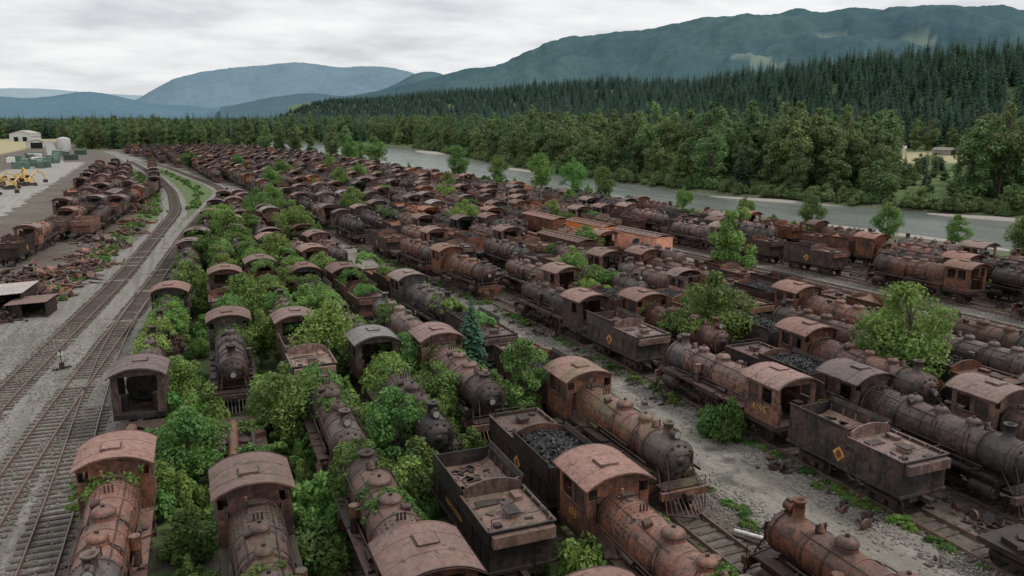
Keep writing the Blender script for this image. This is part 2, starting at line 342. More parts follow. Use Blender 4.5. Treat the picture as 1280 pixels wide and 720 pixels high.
TM = [BK, RD, RF, COAL, EMB, EMR, RB]
def tender(seed, mode='empty', body=0, emblem=True, deck=6, w=1.42, L=3.85):
    q = random.Random(seed); b = MB()
    b.box(0, 0, .98, 1.6, 2 * L, .3, 1)
    b.box(0, 0, 1.2, 2 * w + .1, 2 * L + .15, .13, 1)
    b.box(0, 0, 1.82, 2 * w, 2 * L, 1.1, body)
    for sx in (-1, 1):
        b.box(sx * (w - .03), -L / 2 - .2, 2.68, .06, L - .4, .62, body)
        b.box(sx * (w - .03), L / 2 - .22, 2.8, .06, L + .38, .86, body)
        rot = Matrix.Rotation(sx * .35, 3, 'Y')
        b.box(sx * (w + .04), L / 2 - .22, 3.33, .05, L + .38, .24, body, rot)
        b.box(sx * (w + .02), 0, 2.38, .02, 2 * L, .07, body)
        b.box(sx * (w + .02), -L / 2 - .2, 2.99, .1, L - .4, .05, 6 if body == 0 else body)
        for k in range(9): b.box(sx * (w + .012), -L + .1 + k * (2 * L - .2) / 8, 1.85, .02, .07, 1.05, body)
        for k in range(9): b.box(sx * (w - .1), -L + .3 + k * (2 * L - .6) / 8, 2.75, .08, .05, .6, 2)
        for k in range(60):
            for z in (1.36, 2.3): b.box(sx * (w + .005), -L + .12 + k * (2 * L - .24) / 59, z, .03, .035, .035, body)
        if emblem:
            s = w + .024
            b.lathe((sx * s, .1, 1.87), 'x', [(.42, -.01), (.42, .01 ), (0, .012)] if sx > 0 else [(.42, .01), (.42, -.01), (0, -.012)], 4, 4, False)
            b.cyl((sx * (s + .014), .1, 1.87), (sx * (s + .022), .1, 1.87), .2, None, 12, 5)
        for k in range(5): b.box(sx * .25 + .8, -L - .1, 1.3 + k * .35, .03, .04, .3, 1)
    for k in range(5): b.box(.8, -L - .11, 1.25 + k * .36, .5, .03, .03, 1)
    b.box(0, -L + .03, 2.68, 2 * w - .13, .06, .62, body)
    b.box(0, L - .03, 2.75, 2 * w - .13, .06, .75, body)
    b.box(0, -L - .05, 3.0, 2 * w + .06, .1, .05, body)
    yb = -.45
    pts = [(-w + .07, 2.38)] + [(x, 3.2 + .35 * (1 - (x / w) ** 2)) for x in [(-w + .07) + (2 * w - .14) * i / 10 for i in range(11)]] + [(w - .07, 2.38)]
    b.prism(pts, yb - .05, yb + .05, 6)
    b.box(0, (-L + yb) / 2, 2.62, 2 * w - .16, -yb + L - .3, .47, deck)
    b.cyl((.0, -2.6, 2.86), (0, -2.6, 3.08), .36, None, 14, deck); b.box(0, -2.6, 3.12, .6, .8, .05, 1)
    b.box(.8, -1.2, 2.95, .35, .7, .2, deck); b.box(-.85, -3.3, 2.93, .3, .3, .12, 1); b.box(-.6, -1.3, 2.9, .9, .5, .06, 1)
    for k in range(6): b.box(q.uniform(-1, 1), q.uniform(-3.5, -.8), 2.89, q.uniform(.1, .5), q.uniform(.1, .6), .05, q.choice([1, 2, 6]), Matrix.Rotation(q.random() * 3, 3, 'Z'))
    for sx in (-1, 1):
        b.cyl((sx * 1.2, -L + .3, 2.9), (sx * 1.2, -L + .3, 3.35), .02, None, 5, 1)
    b.cyl((-1.2, -L + .3, 3.35), (1.2, -L + .3, 3.35), .02, None, 5, 1)
    y0, y1 = yb + .06, L - .08; nx, ny = 14, 22
    vs = []; fs = []
    for j in range(ny + 1):
        for i in range(nx + 1):
            u, v = i / nx, j / ny; x = (u - .5) * 2 * (w - .07); y = y0 + (y1 - y0) * v
            if mode == 'coal':
                z = 2.95 + .45 * math.sin(math.pi * u) * math.sin(math.pi * min(1, v + .1)) + q.uniform(-.07, .07)
            elif mode == 'lowcoal':
                z = 2.5 + .35 * (1 - v) + q.uniform(-.06, .06)
            else:
                z = 2.40 + .75 * max(0, 1 - v * 3) + .25 * (abs(u - .5) * 2) ** 4 + q.uniform(-.01, .01)
            vs.append((x, y, z))
    for j in range(ny):
        for i in range(nx):
            a = j * (nx + 1) + i; fs.append((a, a + 1, a + nx + 2, a + nx + 1))
    b.add(vs, fs, 3 if mode != 'empty' else 2)
    if mode != 'empty':
        for k in range(350):
            u, v = q.uniform(.04, .96), q.uniform(.03, .97); a = int(v * ny) * (nx + 1) + int(u * nx); x, y, z = vs[a]
            s = q.uniform(.05, .13); b.box(x + q.uniform(-.1, .1), y + q.uniform(-.1, .1), z + s * .3, s, s, s, 3, Matrix.Rotation(q.random() * 3, 3, (q.random(), q.random(), q.random() + .1)))
    else:
        for k in range(30):
            s = q.uniform(.05, .3); b.box(q.uniform(-1.1, 1.1), q.uniform(1.2, 3.5), 2.45, s, s * q.uniform(1, 3), .06, q.choice([1, 2, 6, 3]), Matrix.Rotation(q.random() * 3, 3, 'Z'))
    for yt in (-L + 1.5, L - 1.5):
        for sx in (-1, 1):
            b.box(sx * .98, yt, .62, .12, 1.9, .22, 1); b.box(sx * .98, yt, .45, .14, .5, .35, 1)
            for dy in (-.75, .75):
                wheel(b, sx * .74, yt + dy, .42, 1); b.box(sx * 1.0, yt + dy, .45, .16, .3, .3, 1)
        b.box(0, yt, .62, 1.9, .35, .25, 1)
    for s in (-1, 1): b.box(0, s * (L + .3), .98, .26, .55, .24, 1)
    return b.mesh('coal_tender', TM)

def boxcar(mat, roofm=None):
    b = MB(); L = 5.2
    b.box(0, 0, 1.0, 1.2, 2 * L, .3, 1); b.box(0, 0, 2.35, 2.8, 2 * L, 2.3, 0)
    for sx in (-1, 1):
        for k in range(11): b.box(sx * 1.42, -L + .1 + k * (2 * L - .2) / 10, 2.35, .06, .09, 2.3, 0)
        b.box(sx * 1.45, 0, 2.3, .05, 1.9, 2.1, 0); b.box(sx * 1.45, 0, 3.42, .08, 4, .07, 1)
    ar = [(-1.5 + .3 * i, 3.5 + .3 * (1 - ((-1.5 + .3 * i) / 1.5) ** 2)) for i in range(11)]
    b.prism(ar + [(x, z - .06) for x, z in reversed(ar)], -L - .1, L + .1, 2)
    b.box(0, 0, 3.86, .5, 2 * L, .05, 2)
    for k in range(9): b.box(0, -L + .5 + k * (2 * L - 1) / 8, 3.72, 2.0, .05, .1, 2)
    for yt in (-L + 1.4, L - 1.4):
        for sx in (-1, 1):
            b.box(sx * .98, yt, .62, .12, 1.9, .22, 1)
            for dy in (-.75, .75): wheel(b, sx * .74, yt + dy, .42, 1)
    for s in (-1, 1): b.box(0, s * (L + .3), .98, .26, .55, .24, 1)
    return b.mesh('boxcar', [mat, RD, roofm or RR])
def flatcar():
    b = MB(); L = 4.5; q = random.Random(3)
    b.box(0, 0, 1.1, 2.7, 2 * L, .25, 0); b.box(0, 0, .85, .8, 2 * L, .3, 1)
    for k in range(26): b.box(q.uniform(-1, 1), q.uniform(-4, 4), 1.3, q.uniform(.1, .8), q.uniform(.2, 1.6), q.uniform(.05, .4), q.choice([0, 1, 2, 1]), Matrix.Rotation(q.uniform(-.8, .8), 3, 'Z'))
    b.cyl((-.5, -2.5, 1.5), (-.3, 2.5, 1.55), .28, None, 14, 2); b.cyl((.5, -3, 1.4), (.7, 1, 1.4), .15, None, 10, 1)
    for yt in (-L + 1.4, L - 1.4):
        for sx in (-1, 1):
            b.box(sx * .98, yt, .62, .12, 1.9, .22, 1)
            for dy in (-.75, .75): wheel(b, sx * .74, yt + dy, .42, 1)
    return b.mesh('flat_wagon', [RD, RD, RB])

locs = [loco(1), loco(2, br=1.0, doms=((2.9, .36, .45), (1.0, .36, .45), (-.7, .4, .45)), lamp='mid', rd=.68),
        loco(3, br=.88, smoke=B_, stack=(4.9, .22, .95), doms=((2.4, .42, .6), (-.3, .42, .55)), nd=3, rd=.82),
        loco(4, br=1.05, smoke=K_, doms=((2.2, .5, .42), (.2, .45, .4)), stack=(4.9, .3, .5), lamp='mid', rd=.8, nd=3),
        loco(5, br=.93, boil=K_, smoke=K_), loco(6, br=.98, pilot=False, roof=B_, doms=((3.0, .4, .55), (1.5, .4, .5), (-.2, .45, .5)), missing=True)]
def remat(me, mats):
    me = me.copy()
    for i, x in enumerate(mats): me.materials[i] = x
    return me
LK = {str(i): m_ for i, m_ in enumerate(locs)}
LK['W'] = remat(locs[2], [RB, RD, WR, GR, HOLE, GLS, BK])
LK['C'] = loco(8, cab=False, pilot=False); LK['S'] = loco(9, br=1.0, boil=D_, smoke=D_, lamp='mid')
LK['O'] = remat(locs[0], [RO, RD, RF, RB, HOLE, GLS, BK]); LK['P'] = remat(locs[3], [RO, RD, RR, GR, HOLE, GLS, BK])
LK['G'] = remat(locs[1], [GR, RD, RR, BK, HOLE, GLS, BK]); LK['K'] = remat(locs[2], [BK, RD, RR, BK, HOLE, GLS, BK])
LK['D'] = loco(10, br=.96, cab=False, boil=D_, smoke=G_)
LOCK = ['0', '1', '2', '3', '4', '5', 'W', 'S', '0', '2', 'C', '5', 'O', 'P', 'G', 'K', 'D', '3', '1', 'C', 'O', 'P']
tends = [tender(1, 'empty'), tender(2, 'coal'), tender(3, 'empty', 6, False), tender(4, 'lowcoal', 1, False), tender(5, 'empty', 0, False, deck=2), tender(6, 'coal', 6, False)]
BXO = boxcar(OR, RO); BXR = boxcar(RB); FL = flatcar()
RT = .22

# ------------------------------------------------------------------ layout curves
S = [(60, 0), (121, -6.4), (187, -10.4), (240, -14), (300, -18), (500, -28), (900, -40)]
NEAR = [(0, 122), (70, 118), (90, 116), (155, 108), (240, 100), (300, 92), (500, 84), (600, 66), (700, 40), (800, 0)]
FAR = [(0, 190), (80, 165), (109, 157), (150, 139), (205, 130), (312, 131), (545, 156), (620, 150), (705, 136), (800, 60)]
LFT = [(0, -4.2), (39, -3.6), (58, -2.8), (108, 1.0), (137, 4.2), (180, 8.5), (229, 17), (280, 12), (350, 3), (485, -20), (650, -50)]
TRA = [(0, -19), (40, -14.5), (62, -12.5), (106, -7.3), (150, -3.5), (183, -.6), (235, -1.5), (300, -6), (485, -27), (640, -50)]
TRB = [(0, -12.6), (43, -9.7), (51, -9.2), (75, -6.6), (110, -2.6), (149, 1.2), (190, 6.3), (229, 11.5), (250, 10.6), (279, 6.9), (350, -2), (485, -25), (640, -48)]
TRC = [(0, -8.6), (30, -7.0), (45, -6.6), (62, -6.6), (80, -5.95), (100, -3.7)]
def smoothtab(T, y, k=12):
    return sum(tab(T, y + d) for d in (-k, -k / 2, 0, k / 2, k)) / 5
sh = lambda y: smoothtab(S, y)
def yard(x, y, m=0):
    return x / .80 < tab(NEAR, y / .80) - 2 - m
def place(me, name, xf, y, rz):
    x = xf(y); dx = xf(y + 3) - xf(y - 3); a = -math.atan2(dx, 6)
    if not yard(x, y): return None
    return obj(name, me, (x + R.uniform(-.08, .08), y, RT), a + rz + R.uniform(-.006, .006))
def put(kind, xf, y, d='N'):
    rz = 0 if d == 'N' else math.pi
    if kind[0] == 'L': return place(LK[kind[1]], 'steam_locomotive', xf, y, rz)
    if kind[0] == 'T': return place(tends[int(kind[1])], 'coal_tender', xf, y, rz)
    if kind == 'BO': return place(BXO, 'boxcar', xf, y, rz)
    if kind == 'BR': return place(BXR, 'boxcar', xf, y, rz)
    return place(FL, 'flat_wagon', xf, y, rz)
def fill(xf, y0, y1, rng, gapp=.08, low=False):
    y = y0
    while y < y1:
        if rng.random() < gapp: y += rng.uniform(2, 7)
        r = rng.random(); d = rng.choice('NS'); lk = 'L' + rng.choice(['C', 'D', 'C'] if low else LOCK); tk = 'T' + rng.choice('0123452')
        if r < .50:
            if d == 'N': put(tk, xf, y + 4.4, 'N'); put(lk, xf, y + 15.6, 'N')
            else: put(lk, xf, y + 7.5, 'S'); put(tk, xf, y + 18.6, 'S')
            y += 23.2
        elif r < .80: put(lk, xf, y + (6.9 if d == 'N' else 7.5), d); y += 14.6
        elif r < .93: put(tk, xf, y + 4.4, d); y += 9
        elif r < .96 and not low: put('BR', xf, y + 5.8); y += 11.8
        else: put('FL', xf, y + 4.8); y += 9.8
def const(x): return lambda y: x + sh(y)
def left(x0):
    f = (x0 + 3.4) / 25.2
    return lambda y: (1 - f) * smoothtab(LFT, y, 8) + f * (21.8 + sh(y))
row = {1: left(-3.4), 2: left(2.2), 3: left(7.2), 4: left(11.7), 5: left(16.2), 6: left(21.6)}
put('L0', row[1], 33.6, 'S'); put('FL', row[1], 45.6); put('L2', row[1], 56.9, 'N')
put('L1', row[2], 28.6, 'S'); put('FL', row[2], 44); put('LG', row[2], 59.2, 'S')
put('L3', row[3], 29.4, 'N'); put('LD', row[3], 44.2, 'S'); put('T4', row[3], 55.5, 'N'); put('L0', row[3], 66.8, 'N')
put('LW', row[3], 15.2, 'S')
te = put('T4', row[4], 30.6, 'N'); put('LC', row[4], 43.6, 'S'); put('LW', row[4], 58.6, 'N'); put('L2', row[4], 14.5, 'S')
lc = put('L0', row[5], 23.6, 'S'); put('T1', row[5], 34.8, 'S'); put('L3', row[5], 48, 'S')
put('L2', row[6], 17.6, 'N'); l6 = put('L0', row[6], 36.4, 'S'); put('T3', row[6], 47.7, 'S')
put('LC', row[5], 62, 'N')
r7, r8 = const(32), const(36.8)
t7 = put('T0', r7, 29.2, 'N'); l7 = put('L0', r7, 40.4, 'N'); t7b = put('T0', r7, 53.2, 'N'); put('LK', r7, 64.5, 'N')
put('L1', r8, 29.6, 'S'); put('T1', r8, 41.1, 'S'); put('L2', r8, 53.2, 'S'); put('T5', r8, 64.6, 'S')
put('FL', r7, 17, 'N')
rg = random.Random(21)
fill(row[1], 64.5, 104, rg); fill(row[2], 67.5, 104, rg); fill(row[3], 75, 100, rg); fill(row[4], 66, 98, rg); fill(row[5], 70, 100, rg); fill(row[6], 53.2, 104, rg)
fill(r7, 72, 560, rg); fill(r8, 70, 560, rg)
def between(f):
    return lambda y: (1 - f) * smoothtab(LFT, y, 8) + f * (21.8 + sh(y))
for f in (0, .33, .66, 1): fill(between(f), 106, 133, rg)
for f in (0, .5, 1): fill(between(f), 136, 166, rg)
for f in (0.1, 1): fill(between(f), 168, 184, rg)
for k in range(3): fill(const(41.6 + 4.8 * k), 12 + rg.uniform(0, 5), 560, rg)
fill(const(56), 25, 88, rg, low=True); fill(const(56), 92, 560, rg)
fill(const(60.8), 112, 560, rg)
o1 = const(65.4)
put('BO', const(62.5), 95); put('BO', const(62.5), 106.8)
fill(o1, 121, 560, rg); fill(const(70.2), 112, 560, rg)
put('LO', const(75.6), 45, 'N'); put('L3', const(75.6), 62.4, 'N'); put('T0', const(75.6), 77.5, 'N'); fill(const(75.6), 83, 560, rg)
for k in range(8):
    fill(const(80.4 + 4.8 * k), 20 + rg.uniform(0, 8), 560, rg)
for k in range(1, 7):
    f = const(27 - 4.7 * k)
    ys = 240
    while ys < 560 and f(ys) < smoothtab(TRB, ys, 8) + 4: ys += 4
    if ys < 540: fill(f, ys, 560, rg)
fill(const(27.2), 262, 560, rg)
for k, (xa, xb) in enumerate(((-21.5, -7.5), (-17, -3.8), (-26.5, -12.5), (-31, -17), (-35, -21.5))):
    f = (lambda a, b: (lambda y: a + (b - a) * (y - 118) / 132 - max(0, y - 235) * .13))(xa, xb)
    fill(f, 112 + (8 if k == 0 else 30 * k), 250 + 90 * min(k, 1) if k else 225, rg, .2)
def text(parent, s, size, loc, side, mat=EMB):
    cu = bpy.data.curves.new('lettering', 'FONT'); cu.body = s; cu.size = size; cu.align_x = 'CENTER'; cu.extrude = .004
    o = bpy.data.objects.new('tmp', cu); scene.collection.objects.link(o)
    bpy.context.view_layer.update()
    me = bpy.data.meshes.new_from_object(o.evaluated_get(bpy.context.evaluated_depsgraph_get()))
    bpy.data.objects.remove(o); me.materials.clear(); me.materials.append(mat)
    c = obj('painted_number', me); c.parent = parent; c.location = loc
    c.rotation_euler = (math.pi / 2, 0, math.pi / 2 * side); return c
text(l7, '4195', .62, (1.492 * -1, -4.8, 2.0), -1)
text(lc, '658', .5, (1.492, -4.8, 2.05), 1)
text(te, 'NORTH STERN', .34, (-1.45, .6, 1.75), -1)

# ------------------------------------------------------------------ ground
def gh(x, y):
    n, f = tab(NEAR, y), tab(FAR, y)
    z = 0
    if y < 790:
        e = 4
        c = sst(n - e, n + e, x) * (1 - sst(f - e, f + e, x))
        z -= 2.2 * c
    if x > f: z += 1.2 * sst(f, f + 30, x)
    if x > 330:
        z += sst(360, 700, x) * (56 + 14 * noise.noise(Vector((x * .003, y * .0025, 1))) + .010 * max(0, y))
        z += sst(400, 600, x) * 9 * noise.noise(Vector((x * .012, y * .012, 4)))
    return z
def axis(a, b, st, lim_lo, lim_hi):
    v = list(np.arange(a, b + .1, st)); s = st; x = b
    while x < lim_hi: s *= 1.12; x += s; v.append(x)
    s = st; x = a; lo = []
    while x > lim_lo: s *= 1.12; x -= s; lo.append(x)
    return list(reversed(lo)) + v
xs = axis(-60, 190, 2.5, -14000, 14000); ys = axis(-5, 330, 2.5, -3000, 16000)
gv = []; gc = []
for y in ys:
    n_, f_ = tab(NEAR, y), tab(FAR, y)
    for x in xs:
        gv.append((x, y, gh(x, y)))
        grass = 0; veg = 0; dry = 0
        if x > f_ + 8 or y > 600: grass = 1
        elif x > 85 and not yard(x, y, -3): grass = .5
        if -60 > x: grass = .3
        if tab(LFT, y) - 1 < x < 21 + tab(S, y) and y < 190: veg = .7
        elif 31 + tab(S, y) < x < 60 + tab(S, y): veg = .35
        if ((x - 335) / 60) ** 2 + ((y - 290) / 55) ** 2 < 1 or (x < -90 and 420 < y < 950): dry = 1
        if tab(TRA, y) + 1 < x < tab(TRB, y) - 2 and y > 150: veg = 1
        if tab(TRA, y) - 7 < x < tab(TRA, y) - 3 and y > 90: veg = .9
        gc.append((grass, veg, dry, 1))
nx = len(xs); gf = [(j * nx + i, j * nx + i + 1, (j + 1) * nx + i + 1, (j + 1) * nx + i) for j in range(len(ys) - 1) for i in range(nx - 1)]
gm = bpy.data.meshes.new('ground'); gm.from_pydata(gv, [], gf)
ca = gm.color_attributes.new('zone', 'FLOAT_COLOR', 'POINT'); ca.data.foreach_set('color', np.array(gc, dtype=np.float32).ravel())
m, nt, p, o = new_mat('ground_gravel')
tc = N(nt, 'ShaderNodeTexCoord').outputs['Object']
at = N(nt, 'ShaderNodeAttribute', attribute_name='zone'); sp = N(nt, 'ShaderNodeSeparateColor'); nt.links.new(at.outputs['Color'], sp.inputs[0])
a1 = nz(nt, tc, .12, 7, .65); a2 = nz(nt, tc, 1.1, 7, .7); a3 = nz(nt, tc, 9, 3, .7)
c = ramp(nt, a2, [(.3, (.08, .065, .05)), (.5, (.155, .135, .11)), (.7, (.23, .205, .175))])
c = mix(nt, ramp(nt, a1, [(.42, 0.), (.6, .7)]), c, (.105, .072, .053))
c = mix(nt, .75, c, ramp(nt, a3, [(.25, .3), (.5, .85), (.8, 1.25)]), 'MULTIPLY')
grn = ramp(nt, a2, [(.3, (.05, .09, .025)), (.55, (.10, .16, .045)), (.75, (.19, .22, .09))])
vg = math_(nt, 'ADD', sp.outputs[1], math_(nt, 'MULTIPLY', math_(nt, 'SUBTRACT', a1, .5), 2.2))
vg = math_(nt, 'ADD', vg, math_(nt, 'MULTIPLY', math_(nt, 'SUBTRACT', a2, .5), 1.8))
c = mix(nt, ramp(nt, vg, [(.5, 0.), (.72, .9)]), c, grn)
gg = math_(nt, 'ADD', sp.outputs[0], math_(nt, 'MULTIPLY', math_(nt, 'SUBTRACT', a2, .5), 1.6))
c = mix(nt, ramp(nt, gg, [(.45, 0.), (.6, 1.)]), c, grn)
c = mix(nt, sp.outputs[2], c, ramp(nt, a2, [(.3, (.28, .25, .13)), (.7, (.46, .41, .23))]))
nt.links.new(c, p.inputs['Base Color']); p.inputs['Roughness'].default_value = .95
bump(nt, p, a3, .6, .06)
gm.materials.append(m); obj('ground', gm)

def strip(name, T, x_off0, x_off1, y0, y1, z, mat, step=2.5, wob=.25, cols=4, fn=None):
    f = fn or (lambda y: smoothtab(T, y, 8)); vs = []; fs = []; y = y0; r = 0
    while y <= y1:
        for k in range(cols + 1):
            x = f(y) + x_off0 + (x_off1 - x_off0) * k / cols
            if k in (0, cols): x += wob * (noise.noise(Vector((y * .35, k, 3))) + noise.noise(Vector((y * 1.3, k, 8)))) * 1.5
            vs.append((x, y, z))
        y += step; r += 1
    for j in range(r - 1):
        for k in range(cols):
            a = j * (cols + 1) + k; fs.append((a, a + 1, a + cols + 2, a + cols + 1))
    me = bpy.data.meshes.new(name); me.from_pydata(vs, [], fs); me.materials.append(mat); return obj(name, me)
def gravelmat(name, lo, mi, hi, weed=.3, wet=0):
    m, nt, p, o = new_mat(name); tc = N(nt, 'ShaderNodeTexCoord').outputs['Object']
    a1 = nz(nt, tc, .25, 7, .65); a2 = nz(nt, tc, 2.2, 7, .75); v = N(nt, 'ShaderNodeTexVoronoi'); v.inputs['Scale'].default_value = 9; nt.links.new(tc, v.inputs['Vector'])
    st = nz(nt, mapping(nt, tc, (1.6, .06, 1)), 1., 4, .6)
    c = ramp(nt, a2, [(.28, lo), (.5, mi), (.72, hi)])
    c = mix(nt, .5, c, ramp(nt, v.outputs['Color'], [(0, .6), (1, 1.35)]), 'MULTIPLY')
    c = mix(nt, ramp(nt, st, [(.48, 0.), (.62, .6)]), c, lo)
    c = mix(nt, ramp(nt, a1, [(.54, 0.), (.66, weed)]), c, (.10, .115, .055))
    if wet:
        w = ramp(nt, nz(nt, tc, .35, 4, .5), [(.58, 0.), (.66, 1.)])
        c = mix(nt, w, c, (.10, .09, .075))
        rr = math_(nt, 'SUBTRACT', .95, math_(nt, 'MULTIPLY', w, .4)); nt.links.new(rr, p.inputs['Roughness'])
    else: p.inputs['Roughness'].default_value = .95
    nt.links.new(c, p.inputs['Base Color']); bump(nt, p, v.outputs['Distance'], .5, .05); return m
BAL = gravelmat('ballast_gravel', (.125, .115, .102), (.23, .215, .196), (.32, .305, .282), .4)
ROAD = gravelmat('compacted_gravel', (.165, .148, .122), (.255, .235, .202), (.32, .297, .262), .4, 1)
LOT = gravelmat('dusty_lot', (.22, .21, .19), (.33, .315, .29), (.40, .385, .355), .15)
strip('track_ballast', TRB, -11, 4.2, 0, 130, .004, BAL, wob=.8)
strip('track_ballast', TRA, -2.6, 2.4, 130, 560, .008, BAL, wob=.4)
strip('track_ballast', TRB, -2.4, 2.4, 130.5, 560, .012, BAL, wob=.4)
strip('gravel_road', None, -3.2, 2.6, -4, 250, .008, ROAD, fn=lambda y: 27.6 + sh(y), wob=.5, step=1.2)
strip('track_ballast', None, -9.5, 4.5, 10, 112, .008, BAL, fn=lambda y: 68.5 + sh(y), wob=.9)
strip('dirt_lot', None, -22, 1.5, 140, 420, .016, LOT, fn=lambda y: -36 - (y - 250) * .02 - max(0, 180 - y) * .02, wob=2)
strip('dirt_road', None, -3, 3, 420, 900, .016, LOT, fn=lambda y: -50 - (y - 420) * .13, wob=.5)
strip('dirt_lot', None, -40, -6, 60, 140, .02, LOT, fn=lambda y: -24 - (y - 100) * .05, wob=2)

def track(fn, y0, y1, st=.62, slp_to=1e9):
    b = MB(); y = y0; pts = []
    while y <= y1: pts.append((fn(y), y)); y += 3
    for sx in (-.75, .75):
        vs = []; fs = []
        for i, (x, y) in enumerate(pts):
            for dx, z in ((-.035, .22), (.035, .22), (.05, .05), (-.05, .05)): vs.append((x + sx + dx, y, z))
        for i in range(len(pts) - 1):
            for k in range(4): a = i * 4 + k; c = i * 4 + (k + 1) % 4; fs.append((a, a + 4, c + 4, c))
        b.add(vs, fs, 0)
    y = y0
    while y < min(y1, slp_to):
        x = fn(y); a = -math.atan2(fn(y + 1) - fn(y - 1), 2) + R.uniform(-.03, .03)
        if R.random() > .04: b.box(x + R.uniform(-.05, .05), y, .02 + R.uniform(-.015, .01), 2.5 + R.uniform(-.15, .1), .23, .11, 1, Matrix.Rotation(a, 3, 'Z'))
        y += st + R.uniform(-.04, .04)
    return obj('railway_track', b.mesh('railway_track', [RAIL, SLP]))
track(lambda y: smoothtab(TRA, y, 8), 8, 420)
track(lambda y: smoothtab(TRB, y, 8), 8, 420)
track(lambda y: smoothtab(TRC, y, 8), 8, 98, slp_to=58)
for k in range(1, 7): track(row[k], 8, 104, st=.66)
for f in (0, .33, .66, 1): track(between(f), 106, 180, st=.7)
for x0 in (32, 36.8, 41.6, 46.4, 51.2, 56): track(const(x0), 8, 150, st=.66)
for x0 in (61.4, 65.9, 70.4): track(const(x0), 8, 110)
for x0 in (75.6, 80.4, 85.2, 90): track(const(x0), 20, 130, st=.66)

# water
wv = []; wf = []; y = -200; r = 0
while y <= 800:
    wv += [(tab(NEAR, y) - 6, y, -.7), (tab(FAR, y) + 6, y, -.7)]; y += 10; r += 1
wf = [(2 * i, 2 * i + 1, 2 * i + 3, 2 * i + 2) for i in range(r - 1)]
wm = bpy.data.meshes.new('river'); wm.from_pydata(wv, [], wf)
m, nt, p, o = new_mat('river_water'); tc = N(nt, 'ShaderNodeTexCoord').outputs['Object']
c = ramp(nt, nz(nt, mapping(nt, tc, (1, .25, 1)), .15, 6), [(.35, (.11, .135, .12)), (.65, (.21, .235, .21))])
nt.links.new(c, p.inputs['Base Color']); p.inputs['Roughness'].default_value = .14; p.inputs['IOR'].default_value = 1.33
bump(nt, p, nz(nt, mapping(nt, tc, (1, .45, 1)), .9, 7, .75), .55, .45); wm.materials.append(m); obj('river', wm)
SAND = gravelmat('river_gravel', (.26, .225, .195), (.38, .335, .30), (.47, .43, .39), .1)
def bar(cx, cy, rx, ry, rot):
    vs = [(0, 0, -.25)]; n = 40
    for k in range(n):
        a = 2 * math.pi * k / n; w = 1 + .25 * noise.noise(Vector((math.cos(a) * 1.5, math.sin(a) * 1.5, cx)))
        vs.append((rx * w * math.cos(a), ry * w * math.sin(a), -1.1))
    me = bpy.data.meshes.new('gravel_bar'); me.from_pydata(vs, [], [(0, k + 1, (k + 1) % n + 1) for k in range(n)]); me.materials.append(SAND)
    obj('gravel_bar', me, (cx, cy, 0), rot)
bar(148, 480, 14, 70, -.05); bar(128, 300, 5, 60, 0.02); bar(104, 190, 5, 40, .12); bar(138, 158, 6, 34, .42); bar(154, 112, 6, 24, .4); bar(90, 420, 5, 60, .03); bar(116, 100, 5, 36, .1)

# ------------------------------------------------------------------ vegetation
def leaves(centers, n, size, up=.4, flat=.8):
    c = np.array([(x, y, z) for x, y, z, r in centers]); rr = np.array([r for *_, r in centers])
    w = rr ** 2; idx = NR.choice(len(rr), n, p=w / w.sum())
    d = NR.normal(size=(n, 3)); d /= np.linalg.norm(d, axis=1)[:, None]
    rad = rr[idx] * (.45 + .6 * NR.random(n) ** .6)
    pos = c[idx] + d * rad[:, None] * np.array([1, 1, flat])
    nrm = d + NR.normal(size=(n, 3)) * .55 + np.array([0, 0, up]); nrm /= np.linalg.norm(nrm, axis=1)[:, None]
    t = np.cross(nrm, NR.normal(size=(n, 3))); t /= np.linalg.norm(t, axis=1)[:, None]; s = np.cross(nrm, t)
    a = size * (.6 + .8 * NR.random(n))[:, None]
    v = np.stack([pos - t * a, pos + s * a * .55, pos + t * a, pos - s * a * .55], 1).reshape(-1, 3)
    v[:, 2] = np.maximum(v[:, 2], .02) if c[:, 2].min() > 0 else v[:, 2]
    f = np.arange(4 * n).reshape(-1, 4); return v.tolist(), f.tolist()
def tree_mesh(seed, H, W, n, size, leaf, base=.25, ncl=26, oval=1.0, name='tree', cs=1.0):
    q = random.Random(seed); b = MB(); cl = []
    for k in range(ncl):
        t = q.random(); z = base + (1 - base) * t
        prof = math.sin(math.pi * min(1, (t * .88 + .12)) ** oval) ** .7
        a = q.random() * 6.28; rr = W / 2 * prof * q.uniform(.25, .95)
        cl.append((rr * math.cos(a), rr * math.sin(a), z * H * .93, cs * W * q.uniform(.10, .21) * (.6 + .5 * prof)))
    v, f = leaves(cl, n, size); b.add(v, f, 1)
    r0 = H * .02; pts = [(0, 0, -.2)]; x = y = 0
    for k in range(1, 6): x += q.uniform(-.02, .02) * H; y += q.uniform(-.02, .02) * H; pts.append((x, y, H * .16 * k))
    for i in range(5): b.cyl(pts[i], pts[i + 1], r0 * (1 - i * .18), r0 * (1 - (i + 1) * .18), 7, 0)
    for c in cl[:20]:
        i = min(5, max(1, int(c[2] / H / .16) - 1)); b.cyl(pts[i], c[:3], r0 * .4, r0 * .1, 5, 0, cap=False)
    return b.mesh(name, [BARK, leaf])
